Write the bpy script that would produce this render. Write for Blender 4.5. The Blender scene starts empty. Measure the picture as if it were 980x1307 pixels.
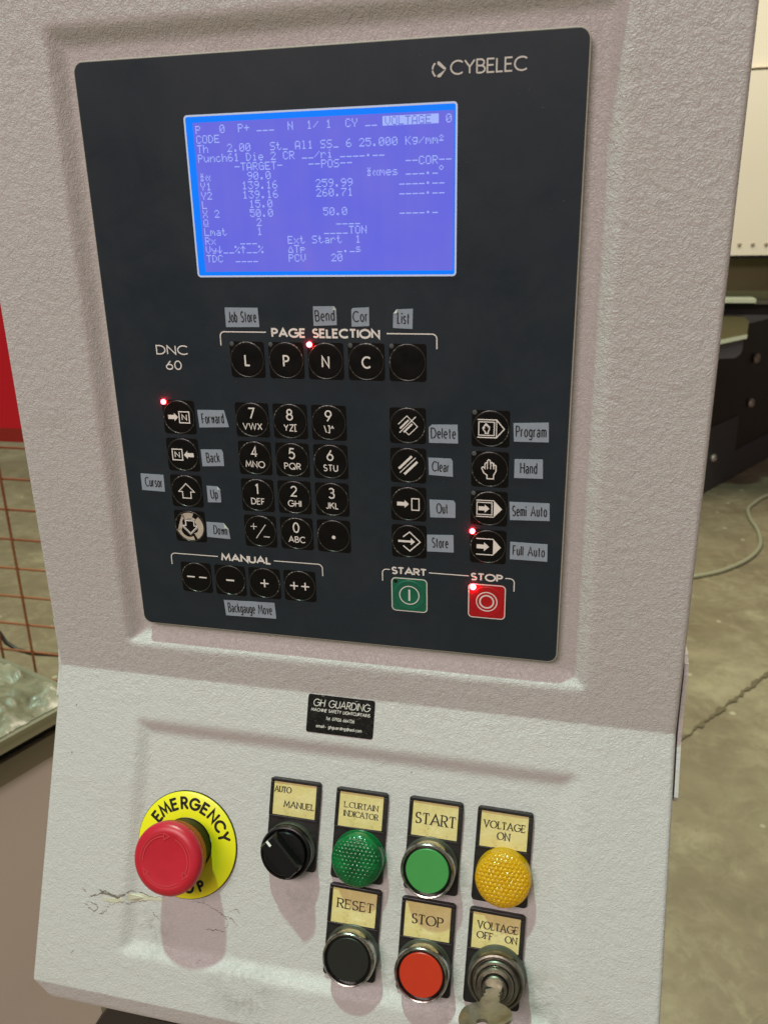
import bpy, math, random
from mathutils import Vector, Matrix
random.seed(7)
sc = bpy.context.scene
col = sc.collection
MM = 0.001
# ------------------------------------------------------------------ camera
# console frame in millimetres: u to the right, v down, z away from the viewer; world = (u, z, -v) / 1000
def W(u, v, z): return Vector((u * MM, z * MM, -v * MM))
R3 = [[0.9719828976662571, 0.020172917958016814, 0.2341843291626607],
      [0.05985450963632939, 0.9422247055290912, -0.32959071887237934],
      [-0.227303067116352, 0.3343735301600238, 0.914618859420591]]
C3 = (259.770214030804, 96.88974363637698, -394.0379654886475)
FPX = 1064.5276
right = W(*R3[0]) / MM; down = W(*R3[1]) / MM; fwd = W(*R3[2]) / MM
cam_data = bpy.data.cameras.new('camera'); cam = bpy.data.objects.new('camera', cam_data); col.objects.link(cam)
cm = Matrix((right, -down, -fwd)).transposed().to_4x4(); cm.translation = W(*C3)
cam.matrix_world = cm
cam_data.sensor_fit = 'VERTICAL'; cam_data.sensor_height = 24.0
cam_data.lens = FPX / 1307 * 24.0
cam_data.clip_start = 0.02; cam_data.clip_end = 100
cam_data.dof.use_dof = True; cam_data.dof.focus_distance = 0.47
cam_data.dof.aperture_fstop = (cam_data.lens * MM) / 0.0016
sc.camera = cam
# ------------------------------------------------------------------ room light
world = bpy.data.worlds.new('World'); sc.world = world; world.use_nodes = True
wb = world.node_tree.nodes['Background']
wb.inputs[0].default_value = (1.0, 0.90, 0.80, 1); wb.inputs[1].default_value = 0.15
sc.view_settings.view_transform = 'Standard'; sc.view_settings.look = 'None'
sc.view_settings.exposure = 0.0; sc.view_settings.gamma = 1.0
def lamp(name, pos, target, size, power, color, shape='DISK'):
    d = bpy.data.lights.new(name, 'AREA'); d.shape = shape
    if shape == 'RECTANGLE': d.size, d.size_y = size
    else: d.size = size
    d.energy = power; d.color = color
    o = bpy.data.objects.new(name, d); col.objects.link(o); o.location = pos
    o.rotation_euler = (target - pos).to_track_quat('-Z', 'Y').to_euler(); return o
T0 = W(140, 330, 0)
kd = W(0.165, 1, math.tan(math.radians(3.6))).normalized()       # travel direction of the high-bay light
lamp('high_bay_lamp', T0 - kd * 5.0, T0, 0.16, 192, (0.62, 1.0, 0.82))
lamp('front_fill', Vector((-0.9, -3.6, 2.6)), T0, (2.6, 1.2), 119, (1.0, 0.80, 0.79), 'RECTANGLE')  # unseen soft fill light, added behind the camera to lift the upper face
lamp('background_fill', Vector((1.0, 2.2, 3.2)), Vector((0.6, 2.6, -1.4)), 1.2, 125, (1.0, 0.87, 0.70))  # unseen fill light, added to brighten the floor and machine behind

lamp('background_fill', Vector((-1.6, 2.6, 3.2)), Vector((-1.6, 2.6, -1.4)), 1.2, 90, (1.0, 0.97, 0.70))  # second added fill, brightens the floor beyond the fence

# ------------------------------------------------------------------ materials
def mat(name, color, rough=0.5, metal=0.0, **k):
    m = bpy.data.materials.new(name); m.use_nodes = True
    b = m.node_tree.nodes['Principled BSDF']
    b.inputs['Base Color'].default_value = (*color, 1); b.inputs['Roughness'].default_value = rough
    b.inputs['Metallic'].default_value = metal
    if 'coat' in k: b.inputs['Coat Weight'].default_value = k['coat']; b.inputs['Coat Roughness'].default_value = k.get('coat_rough', .08)
    if 'spec' in k: b.inputs['Specular IOR Level'].default_value = k['spec']
    if 'emit' in k: b.inputs['Emission Color'].default_value = (*k['emit'], 1); b.inputs['Emission Strength'].default_value = k.get('es', 1)
    if 'trans' in k: b.inputs['Transmission Weight'].default_value = k['trans']
    if 'sss' in k: b.inputs['Subsurface Weight'].default_value = k['sss']; b.inputs['Subsurface Scale'].default_value = .003
    if 'alpha' in k: b.inputs['Alpha'].default_value = k['alpha']
    return m
class NT:
    def __init__(s, m): s.t = m.node_tree; s.n = s.t.nodes; s.l = s.t.links; s.b = s.n['Principled BSDF']; s.tc = s.n.new('ShaderNodeTexCoord').outputs['Object']
    def noise(s, scale, detail=2, rough=.5, dist=0, vec=None):
        n = s.n.new('ShaderNodeTexNoise'); n.inputs['Scale'].default_value = scale; n.inputs['Detail'].default_value = detail
        n.inputs['Roughness'].default_value = rough; n.inputs['Distortion'].default_value = dist
        s.l.new(vec or s.tc, n.inputs['Vector']); return n.outputs['Fac']
    def vor(s, scale, feature='F1', vec=None):
        n = s.n.new('ShaderNodeTexVoronoi'); n.feature = feature; n.inputs['Scale'].default_value = scale
        s.l.new(vec or s.tc, n.inputs['Vector']); return n.outputs['Distance']
    def ramp(s, f, stops):
        r = s.n.new('ShaderNodeValToRGB'); e = r.color_ramp.elements
        while len(e) < len(stops): e.new(.5)
        for x, (p, c) in zip(e, stops): x.position = p; x.color = (*c, 1) if len(c) == 3 else c
        s.l.new(f, r.inputs[0]); return r.outputs[0]
    def math(s, op, a, b=None):
        n = s.n.new('ShaderNodeMath'); n.operation = op
        for i, x in enumerate((a, b)):
            if x is None: continue
            if isinstance(x, (int, float)): n.inputs[i].default_value = x
            else: s.l.new(x, n.inputs[i])
        return n.outputs[0]
    def mix(s, f, a, b):
        n = s.n.new('ShaderNodeMix'); n.data_type = 'RGBA'
        for i, x in ((0, f), (6, a), (7, b)):
            if isinstance(x, (int, float)): n.inputs[i].default_value = x
            elif isinstance(x, tuple): n.inputs[i].default_value = (*x, 1)
            else: s.l.new(x, n.inputs[i])
        return n.outputs[2]
    def scale(s, v):
        n = s.n.new('ShaderNodeMapping'); n.inputs['Scale'].default_value = v; s.l.new(s.tc, n.inputs[0]); return n.outputs[0]
    def bump(s, h, dist, strength=1):
        b = s.n.new('ShaderNodeBump'); b.inputs['Distance'].default_value = dist; b.inputs['Strength'].default_value = strength
        s.l.new(h, b.inputs['Height']); s.l.new(b.outputs[0], s.b.inputs['Normal'])
    def set(s, name, o): s.l.new(o, s.b.inputs[name])
G1 = lambda a: (a, a, a)
# hammered off-white powder coat
paint = mat('hammered_paint', (.6, .6, .57), .42)
q = NT(paint)
warp = q.noise(90, 2)
n1 = q.noise(375, 1.5, .5, 1.5); n2 = q.noise(660, 1, .5, .8); n3 = q.noise(185, 1, .4, .6)
ridge = q.math('ABSOLUTE', q.math('SUBTRACT', n1, .5))
h = q.math('ADD', q.math('MULTIPLY', q.ramp(ridge, [(0, G1(1)), (.15, G1(0))]), -.42), q.math('ADD', q.math('MULTIPLY', n2, .6), q.math('MULTIPLY', n3, 1.3)))
sx_ = q.n.new('ShaderNodeSeparateXYZ'); q.l.new(q.tc, sx_.inputs[0])
thin = q.ramp(q.math('ADD', q.math('MULTIPLY', sx_.outputs['Z'], 10), 4.1), [(.35, G1(.66)), (.65, G1(1))])   # bump weaker on the lower face
q.bump(q.math('MULTIPLY', h, thin), .00038, .95)
sp = q.noise(260, 0); blot = q.noise(9, 3)
c1 = q.mix(blot, (.585, .575, .545), (.635, .63, .615))
# hand grime where fingers reach the buttons
gr = None
for gu, gs, gr_ in ((212, 158, 17), (174, 152, 15), (252, 150, 22), (172, 100, 12), (212, 100, 12), (262, 172, 20), (120, 118, 14), (28, 150, 20), (90, 172, 26)):
    cs_, sn_ = math.cos(.39484768544), math.sin(.39484768544)
    p_ = W(gu, 353.8 + gs * cs_, -.5 - gs * sn_)
    d_ = q.n.new('ShaderNodeVectorMath'); d_.operation = 'DISTANCE'; q.l.new(q.tc, d_.inputs[0]); d_.inputs[1].default_value = p_
    m_ = q.ramp(q.math('DIVIDE', d_.outputs['Value'], gr_ * MM), [(.15, G1(1)), (1.0, G1(0))])
    gr = m_ if gr is None else q.math('MAXIMUM', gr, m_)
gn = q.ramp(q.noise(130, 7, .72, .5), [(.44, G1(0)), (.66, G1(1))])
c1 = q.mix(q.math('MULTIPLY', q.math('MULTIPLY', gr, gn), .6), c1, (.23, .24, .19))
scf = q.ramp(q.noise(14, 5, .7, .8, q.scale((1, 1, 3))), [(.60, G1(0)), (.72, G1(.22))]); c1 = q.mix(scf, c1, (.42, .39, .33))
spk = q.ramp(q.vor(75), [(0, G1(1)), (.035, G1(1)), (.05, G1(0))])
gate = q.ramp(q.noise(23, 1), [(.62, G1(0)), (.70, G1(1))])
q.set('Base Color', q.mix(q.math('MULTIPLY', spk, q.math('MULTIPLY', gate, .75)), c1, (.16, .12, .08)))
# membrane panel
memb = mat('charcoal_membrane', (.023, .026, .028), .5, spec=.4); q = NT(memb)
q.set('Base Color', q.mix(q.noise(2600, 1), (.016, .024, .030), (.027, .038, .048)))
spk = q.ramp(q.vor(120), [(0, G1(1)), (.03, G1(1)), (.045, G1(0))]); gate = q.ramp(q.noise(60, 1), [(.66, G1(0)), (.72, G1(1))])
dust = q.math('MULTIPLY', q.ramp(q.vor(330), [(0, G1(1)), (.05, G1(1)), (.09, G1(0))]), q.ramp(q.noise(48, 2), [(.58, G1(0)), (.68, G1(.5))]))
base_ = q.mix(q.noise(2600, 1), (.011, .020, .028), (.021, .034, .047))
wipe = q.ramp(q.noise(26, 6, .65, 1.0, q.scale((1, 1, .4))), [(.45, G1(0)), (.75, G1(.30))])
q.set('Base Color', q.mix(dust, q.mix(wipe, base_, (.040, .048, .052)), (.20, .20, .18)))
q.bump(q.math('ADD', q.noise(1500, 2), q.math('MULTIPLY', q.math('MULTIPLY', spk, gate), 3)), .00003, .6)
q.set('Roughness', q.ramp(q.noise(22, 6, .65, .8), [(.3, G1(.36)), (.7, G1(.60))]))
memb_edge = mat('membrane_edge', (.5, .48, .4), .4)
keyblk = mat('key_black', (.0035, .0033, .0033), .42, spec=.22); q = NT(keyblk)
q.set('Roughness', q.ramp(q.noise(120, 4), [(.3, G1(.34)), (.7, G1(.6))])); q.bump(q.noise(700, 2), .00003, .5)
keyrim = mat('key_rim', (.016, .015, .014), .3, spec=.6); q = NT(keyrim)
q.set('Base Color', q.ramp(q.noise(260, 4, .7), [(.0, (.016, .015, .014)), (.54, (.03, .028, .025)), (.64, (.30, .29, .25))]))
white = mat('white_print', (.95, .95, .88), .5)
offdot = mat('lamp_off', (.11, .12, .12), .3)
ledm = mat('red_lamp_lit', (.8, .1, .1), .3, emit=(1.0, .02, .03), es=75)
green_k = mat('green_key', (.008, .155, .085), .4); red_k = mat('red_key', (.50, .012, .02), .38)
for m_, a, b in ((green_k, (.006, .13, .075), (.012, .18, .10)), (red_k, (.42, .004, .010), (.60, .006, .016))):
    q = NT(m_); q.set('Base Color', q.mix(q.noise(140, 4), a, b))
pinkp = mat('pale_print', (.86, .84, .78), .5)
tape = mat('blue_grey_tape', (.19, .245, .29), .38); q = NT(tape)
q.set('Base Color', q.mix(q.noise(300, 4), (.30, .38, .46), (.40, .48, .56))); q.bump(q.noise(200, 2), .0001, .3)
ink = mat('black_ink', (.012, .011, .010), .5)
screen = mat('lit_screen', (.01, .01, .02), .25); q = NT(screen)
mo = q.noise(30, 3, .5, 0, q.scale((1, 1, 1))); st = q.noise(16, 2, .5, 0, q.scale((9, .4, 1)))
cc = q.mix(q.math('ADD', q.math('MULTIPLY', mo, .75), q.math('MULTIPLY', st, .35)), (.075, .105, .74), (.185, .165, .70))
q.set('Emission Color', cc); q.b.inputs['Emission Strength'].default_value = 1.0
scr_border = mat('screen_border', (0, .01, .03), .25, emit=(.001, .20, 1.0), es=1.0)
scr_text = mat('screen_text', (.02, .02, .02), .3, emit=(.36, .46, .96), es=1.0)
scr_dark = mat('screen_inverse_text', (.02, .02, .02), .3, emit=(.12, .14, .66), es=1.0)
scr_edge = mat('window_edge', (.6, .65, .7), .3, emit=(.35, .5, .9), es=.35)  # faint emission paints the screen's glow onto its edge
yellow = mat('yellow_plastic', (.86, .80, .012), .38, coat=.3); q = NT(yellow)
q.set('Base Color', q.mix(q.noise(70, 4), (.90, .84, .006), (.97, .93, .012)))
redp = mat('red_mushroom', (.56, .012, .022), .36, coat=.15, coat_rough=.3); q = NT(redp)
q.set('Base Color', q.mix(q.noise(90, 5), (.50, .012, .028), (.66, .022, .042))); q.bump(q.noise(500, 3), .00004, .5)
redskirt = mat('orange_red_skirt', (.42, .035, .02), .45)
collar = mat('dark_green_collar', (.006, .009, .006), .45, spec=.3)
blk = mat('black_plastic', (.010, .010, .009), .38); q = NT(blk)
q.set('Base Color', q.ramp(q.noise(90, 6, .7), [(.3, (.006, .006, .006)), (.62, (.014, .013, .011)), (.8, (.05, .047, .038))]))
q.set('Roughness', q.ramp(q.noise(120, 5), [(.3, G1(.28)), (.75, G1(.6))])); q.bump(q.noise(900, 2), .00004, .5)
blkgloss = mat('black_gloss', (.007, .007, .007), .22)
olive = mat('olive_grey_collar', (.052, .052, .038), .42); q = NT(olive)
q.set('Base Color', q.mix(q.noise(140, 5), (.03, .03, .022), (.10, .10, .075)))
insert = mat('yellow_name_insert', (.62, .50, .16), .45, coat=.4, coat_rough=.15); q = NT(insert)
c_ = q.ramp(q.noise(75, 6, .65, .6), [(.25, (.46, .36, .14)), (.40, (.74, .62, .24)), (.6, (.82, .71, .32)), (.76, (.88, .80, .52))])
dirt = q.ramp(q.noise(260, 5, .7), [(.60, G1(0)), (.74, G1(1))])
q.set('Base Color', q.mix(q.math('MULTIPLY', dirt, .55), c_, (.12, .09, .05))); q.bump(q.noise(110, 4, .6, 1.2), .0006, .6)
chrome = mat('worn_chrome', (.62, .61, .58), .2, 1.0); q = NT(chrome)
q.set('Roughness', q.ramp(q.noise(220, 5), [(.3, G1(.12)), (.7, G1(.34))])); q.set('Base Color', q.ramp(q.noise(300, 6, .7), [(.3, (.14, .135, .12)), (.5, (.46, .45, .42)), (.8, (.66, .65, .62))]))
greencap = mat('green_cap', (.035, .34, .085), .42); redcap = mat('red_cap', (.60, .040, .010), .4); blkcap = mat('black_cap', (.010, .012, .008), .5)
for m_, a, b in ((greencap, (.048, .29, .062), (.068, .35, .085)), (redcap, (.52, .030, .008), (.64, .048, .012))):
    q = NT(m_); q.set('Base Color', q.mix(q.noise(60, 5), a, b)); q.bump(q.noise(700, 2), .00003, .5)
amber = mat('amber_lens', (1.0, .58, .008), .12, trans=.5)
glens = mat('green_lens', (.004, .155, .035), .14, trans=.25); q = NT(glens)
q.set('Base Color', q.ramp(q.noise(110, 3), [(.3, (.002, .10, .024)), (.7, (.006, .24, .06))]))
steel = mat('dull_steel', (.22, .21, .17), .38, 1.0); q = NT(steel)
q.set('Roughness', q.ramp(q.noise(250, 5), [(.3, G1(.25)), (.7, G1(.5))])); q.bump(q.noise(400, 3), .00006, .5)
brass = mat('worn_key_metal', (.42, .39, .25), .36, 1.0); q = NT(brass)
q.set('Base Color', q.mix(q.noise(400, 5), (.30, .29, .22), (.60, .58, .47))); q.bump(q.noise(500, 4), .0001, .6)
stick = mat('black_foil_sticker', (.008, .008, .007), .2); q = NT(stick); q.bump(q.noise(330, 3, .5, 1), .0004, .7)
q.set('Base Color', q.ramp(q.noise(300, 4, .7, 1.2), [(.5, (.007, .007, .006)), (.68, (.02, .02, .018)), (.76, (.22, .21, .17))]))
stick_ink = mat('silver_print', (.74, .72, .66), .4)
scuff = mat('scuffed_primer', (.40, .38, .29), .7)
crackd = mat('dark_crack', (.19, .17, .125), .8); filler = mat('pale_filler', (.62, .60, .45), .55); q = NT(filler); q.bump(q.noise(300, 4), .0005, .8)
worn = mat('worn_cream', (.60, .56, .44), .5); q = NT(worn); q.set('Base Color', q.mix(q.noise(240, 4), (.48, .44, .33), (.70, .66, .54)))

# ------------------------------------------------------------------ object helpers
WM = {}
def finish(o, parent, M, label=None):
    WM[o.name] = M.copy(); col.objects.link(o)
    if parent is not None:
        o.parent = parent; o.matrix_local = WM[parent.name].inverted() @ M
    else: o.matrix_world = M
    if label: o['label'] = label
    return o
def thing(name, loc, label, cat, group=None):
    o = bpy.data.objects.new(name, None); o.empty_display_size = .02
    finish(o, None, Matrix.Translation(loc)); o['label'] = label; o['category'] = cat
    if group: o['group'] = group
    return o
class MB:
    def __init__(s): s.v = []; s.f = []; s.sm = []
    def add(s, vs, fs, sm=False):
        k = len(s.v); s.v += [tuple(p) for p in vs]; s.f += [tuple(i + k for i in f) for f in fs]; s.sm += [sm] * len(fs); return s
    def poly(s, pts, z0, z1=None):
        n = len(pts)
        a = sum(pts[i][0] * pts[(i + 1) % n][1] - pts[(i + 1) % n][0] * pts[i][1] for i in range(n))
        if a < 0: pts = pts[::-1]
        if z1 is None: return s.add([(x, y, z0) for x, y in pts], [tuple(range(n))])
        return s.add([(x, y, z0) for x, y in pts] + [(x, y, z1) for x, y in pts],
                     [tuple(range(n, 2 * n)), tuple(reversed(range(n)))] + [(i, (i + 1) % n, n + (i + 1) % n, n + i) for i in range(n)])
    def loops(s, L, cap0=True, cap1=True, sm=True, closed=True):
        n = len(L[0]); vs = [p for l in L for p in l]; fs = []
        for j in range(len(L) - 1):
            for i in range(n if closed else n - 1):
                k = (i + 1) % n; fs.append((j * n + i, j * n + k, (j + 1) * n + k, (j + 1) * n + i))
        s.add(vs, fs, sm)
        if cap1: s._cap(L[-1], False)
        if cap0: s._cap(L[0], True)
        return s
    def _cap(s, loop, rev):
        s.add(loop, [tuple(reversed(range(len(loop)))) if rev else tuple(range(len(loop)))])
    def rbox(s, cx, cy, w, h, z0, z1, r=1.5, bev=.4, seg=5):
        def loop(ins, z):
            rr = max(r - ins, .05); out = []
            for qx, qy, a0 in ((1, 1, 0), (-1, 1, 90), (-1, -1, 180), (1, -1, 270)):
                for k in range(seg + 1):
                    a = math.radians(a0 + 90 * k / seg)
                    out.append((cx + qx * (w / 2 - ins - rr) + rr * math.cos(a), cy + qy * (h / 2 - ins - rr) + rr * math.sin(a), z))
            return out
        L = [loop(0, z0), loop(0, z1 - bev), loop(bev * .3, z1 - bev * .3), loop(bev, z1)]
        return s.loops(L, sm=False)
    def lathe(s, prof, cx=0, cy=0, seg=48, cap=True, cap0=False):
        L = [[(cx + r * math.cos(2 * math.pi * k / seg), cy + r * math.sin(2 * math.pi * k / seg), z) for k in range(seg)] for r, z in prof]
        return s.loops(L, cap0, cap)
    def tube(s, path, r, seg=10):
        L = []; P = [Vector(p) for p in path]
        up = Vector((0, 0, 1))
        for i, p in enumerate(P):
            t = (P[min(i + 1, len(P) - 1)] - P[max(i - 1, 0)]).normalized()
            a = t.cross(up)
            if a.length < 1e-3: a = t.cross(Vector((0, 1, 0)))
            a.normalize(); b = a.cross(t)
            L.append([tuple(p + r * (math.cos(2 * math.pi * k / seg) * a + math.sin(2 * math.pi * k / seg) * b)) for k in range(seg)])
        return s.loops(L)
    def build(s, name, m, parent, M, label=None, scale=MM):
        me = bpy.data.meshes.new(name); me.from_pydata([(x * scale, y * scale, z * scale) for x, y, z in s.v], [], s.f)
        me.polygons.foreach_set('use_smooth', s.sm); me.materials.append(m); me.update()
        if any(s.sm):
            try: me.set_sharp_from_angle(angle=math.radians(38))
            except Exception: pass
        o = bpy.data.objects.new(name, me); return finish(o, parent, M, label)
def frame(o, X, Y, Z):
    m = Matrix((X, Y, Z)).transposed().to_4x4(); m.translation = o; return m
VF, PHI, HZ = 353.8, 0.39484768544, -0.5
CS, SN = math.cos(PHI), math.sin(PHI)
def UP(u=0, v=0, h=0): return frame(W(u, v, -h), Vector((1, 0, 0)), Vector((0, 0, 1)), Vector((0, -1, 0)))
LA = Vector((0, -SN, -CS)); LN = Vector((0, -CS, SN))
# lower face: hinge at v = VF, z = HZ; LOR takes plane millimetres, LO the layout grid of the fittings
def LOR(u=0, s=0, h=0):
    o = W(u, VF, HZ) + LA * (s * MM) + LN * (h * MM)
    return frame(o, Vector((1, 0, 0)), -LA, LN)
def LO(u=0, s=0, h=0): return LOR(u * 1.0093 - 2.4, s * 1.0094, h)
def cam_ray(x, y):
    c = ((x - 490) / FPX, (y - 653.5) / FPX, 1)
    return [sum(R3[i][j] * c[i] for i in range(3)) for j in range(3)]
def at(x, y, axis, val):
    d = cam_ray(x, y); k = (val - C3[axis]) / d[axis]; return tuple(C3[j] + k * d[j] for j in range(3))

# ------------------------------------------------------------------ stroke lettering
A_ = 'a'
def circ(cx, cy, rx, ry): return [(A_, cx, cy, rx, ry, 90, 450)]
GL = {
'A': (.84, [[(0, 0), (.42, 1), (.84, 0)], [(.16, .34), (.68, .34)]]),
'B': (.56, [[(0, 0), (0, 1), (.26, 1), (A_, .26, .765, .24, .235, 90, -90), (0, .53)], [(.26, .53), (A_, .28, .265, .28, .265, 90, -90), (0, 0)]]),
'C': (.82, [[(A_, .5, .5, .5, .5, 48, 312)]]),
'D': (.74, [[(0, 0), (0, 1), (.22, 1), (A_, .24, .5, .5, .5, 90, -90), (0, 0)]]),
'E': (.48, [[(.48, 1), (0, 1), (0, 0), (.48, 0)], [(0, .53), (.42, .53)]]),
'F': (.46, [[(.46, 1), (0, 1), (0, 0)], [(0, .5), (.40, .5)]]),
'G': (.94, [[(A_, .5, .5, .5, .5, 45, 360), (.56, .5)]]),
'H': (.66, [[(0, 0), (0, 1)], [(.66, 0), (.66, 1)], [(0, .53), (.66, .53)]]),
'I': (.02, [[(.01, 0), (.01, 1)]]),
'J': (.44, [[(.42, 1), (.42, .22), (A_, .21, .22, .21, .22, 0, -155)]]),
'K': (.62, [[(0, 0), (0, 1)], [(.56, 1), (.04, .48)], [(.2, .62), (.62, 0)]]),
'L': (.42, [[(0, 1), (0, 0), (.42, 0)]]),
'M': (.92, [[(0, 0), (.11, 1), (.46, .22), (.81, 1), (.92, 0)]]),
'N': (.70, [[(0, 0), (0, 1), (.70, 0), (.70, 1)]]),
'O': (1.0, [circ(.5, .5, .5, .5)]),
'P': (.53, [[(0, 0), (0, 1), (.25, 1), (A_, .25, .74, .28, .26, 90, -90), (0, .48)]]),
'Q': (1.0, [circ(.5, .5, .5, .5), [(.6, .3), (.95, -.02)]]),
'R': (.56, [[(0, 0), (0, 1), (.25, 1), (A_, .25, .74, .28, .26, 90, -90), (0, .48)], [(.24, .48), (.56, 0)]]),
'S': (.52, [[(A_, .26, .75, .23, .25, 35, 270), (A_, .26, .25, .26, .25, 90, -145)]]),
'T': (.58, [[(0, 1), (.58, 1)], [(.29, 1), (.29, 0)]]),
'U': (.62, [[(0, 1), (0, .31), (A_, .31, .31, .31, .31, 180, 360), (.62, 1)]]),
'V': (.76, [[(0, 1), (.38, 0), (.76, 1)]]),
'W': (1.16, [[(0, 1), (.29, 0), (.58, 1), (.87, 0), (1.16, 1)]]),
'X': (.66, [[(0, 0), (.66, 1)], [(0, 1), (.66, 0)]]),
'Y': (.68, [[(0, 1), (.34, .48), (.68, 1)], [(.34, .48), (.34, 0)]]),
'Z': (.60, [[(0, 1), (.60, 1), (0, 0), (.60, 0)]]),
'0': (.56, [circ(.28, .5, .28, .5)]),
'1': (.26, [[(0, .86), (.2, 1), (.2, 0)]]),
'2': (.52, [[(A_, .26, .73, .25, .27, 165, -35), (0, 0), (.54, 0)]]),
'3': (.52, [[(A_, .25, .76, .22, .24, 150, -90), (A_, .25, .27, .26, .27, 90, -150)]]),
'4': (.58, [[(.42, 0), (.42, 1), (0, .26), (.58, .26)]]),
'5': (.52, [[(.48, 1), (.12, 1), (.05, .55), (A_, .24, .32, .27, .32, 115, -145)]]),
'6': (.56, [[(.40, 1), (.04, .42)], circ(.28, .29, .28, .29)]),
'7': (.52, [[(0, 1), (.52, 1), (.16, 0)]]),
'8': (.52, [circ(.26, .77, .21, .23), circ(.26, .27, .26, .27)]),
'9': (.56, [[(.16, 0), (.52, .58)], circ(.28, .71, .28, .29)]),
'a': (.46, [[(A_, .22, .47, .19, .21, 155, 0), (.41, 0)], circ(.21, .19, .20, .19)]),
'b': (.46, [[(0, 0), (0, 1)], circ(.22, .34, .22, .34)]),
'c': (.42, [[(A_, .24, .34, .24, .34, 50, 310)]]),
'd': (.46, [[(.44, 0), (.44, 1)], circ(.22, .34, .22, .34)]),
'e': (.46, [[(.03, .36), (.46, .36), (A_, .23, .34, .23, .34, 0, 310)]]),
'f': (.26, [[(.30, 1), (A_, .24, .8, .12, .2, 90, 180), (.12, 0)], [(0, .66), (.28, .66)]]),
'g': (.46, [circ(.22, .36, .22, .32), [(.44, .68), (.44, -.06), (A_, .22, -.06, .22, .22, 0, -150)]]),
'h': (.42, [[(0, 0), (0, 1)], [(0, .42), (A_, .2, .44, .2, .24, 180, 0), (.40, 0)]]),
'i': (.02, [[(0, 0), (0, .68)], [(0, .86), (0, 1)]]),
'j': (.1, [[(.05, .68), (.05, -.2)], [(.05, .86), (.05, 1)]]),
'k': (.42, [[(0, 0), (0, 1)], [(.38, .68), (.03, .3)], [(.13, .42), (.42, 0)]]),
'l': (.02, [[(0, 0), (0, 1)]]),
'm': (.70, [[(0, 0), (0, .68)], [(0, .48), (A_, .17, .5, .17, .18, 180, 0), (.34, 0)], [(.34, .48), (A_, .51, .5, .17, .18, 180, 0), (.68, 0)]]),
'n': (.42, [[(0, 0), (0, .68)], [(0, .44), (A_, .2, .46, .2, .22, 180, 0), (.40, 0)]]),
'o': (.48, [circ(.24, .34, .24, .34)]),
'p': (.46, [[(0, -.28), (0, .68)], circ(.22, .34, .22, .34)]),
'r': (.28, [[(0, 0), (0, .68)], [(0, .40), (A_, .22, .42, .22, .26, 180, 80)]]),
's': (.38, [[(A_, .19, .51, .17, .17, 30, 270), (A_, .19, .17, .19, .17, 90, -150)]]),
't': (.34, [[(.15, .94), (.15, .14), (A_, .28, .14, .13, .14, 180, 270)], [(0, .66), (.34, .66)]]),
'u': (.42, [[(0, .68), (0, .22), (A_, .2, .22, .2, .22, 180, 360), (.40, .68)], [(.40, .22), (.40, 0)]]),
'v': (.44, [[(0, .68), (.22, 0), (.44, .68)]]),
'w': (.66, [[(0, .68), (.17, 0), (.33, .68), (.49, 0), (.66, .68)]]),
'.': (.06, [[(.03, 0), (.03, .09)]]), ':': (.06, [[(.03, 0), (.03, .1)], [(.03, .5), (.03, .6)]]), '-': (.3, [[(0, .36), (.3, .36)]]),
'+': (.6, [[(0, .5), (.6, .5)], [(.3, .2), (.3, .8)]]), '/': (.4, [[(0, -.05), (.4, 1.05)]]), '\\': (.34, [[(0, 1.05), (.34, -.05)]]),
'[': (.26, [[(.26, 1.05), (0, 1.05), (0, -.05), (.26, -.05)]]), ']': (.26, [[(0, 1.05), (.26, 1.05), (.26, -.05), (0, -.05)]]),
'^': (.42, [[(0, .62), (.21, .98), (.42, .62)]]), '_': (.5, [[(0, .0), (.5, .0)]]),
'@': (.9, [circ(.45, .4, .2, .22), [(.65, .62), (.65, .25), (A_, .45, .4, .43, .48, -20, 300)]]),
' ': (.36, []),
}
def flat(path, n=14):
    out = []
    for p in path:
        if p[0] == A_:
            _, cx, cy, rx, ry, a0, a1 = p; k = max(3, int(n * abs(a1 - a0) / 180))
            q_ = [(cx + rx * math.cos(math.radians(a0 + (a1 - a0) * i / k)), cy + ry * math.sin(math.radians(a0 + (a1 - a0) * i / k))) for i in range(k + 1)]
        else: q_ = [p]
        for c in q_:
            if not out or math.hypot(out[-1][0] - c[0], out[-1][1] - c[1]) > 1e-5: out.append(c)
    return out
ZI = [0]
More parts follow.
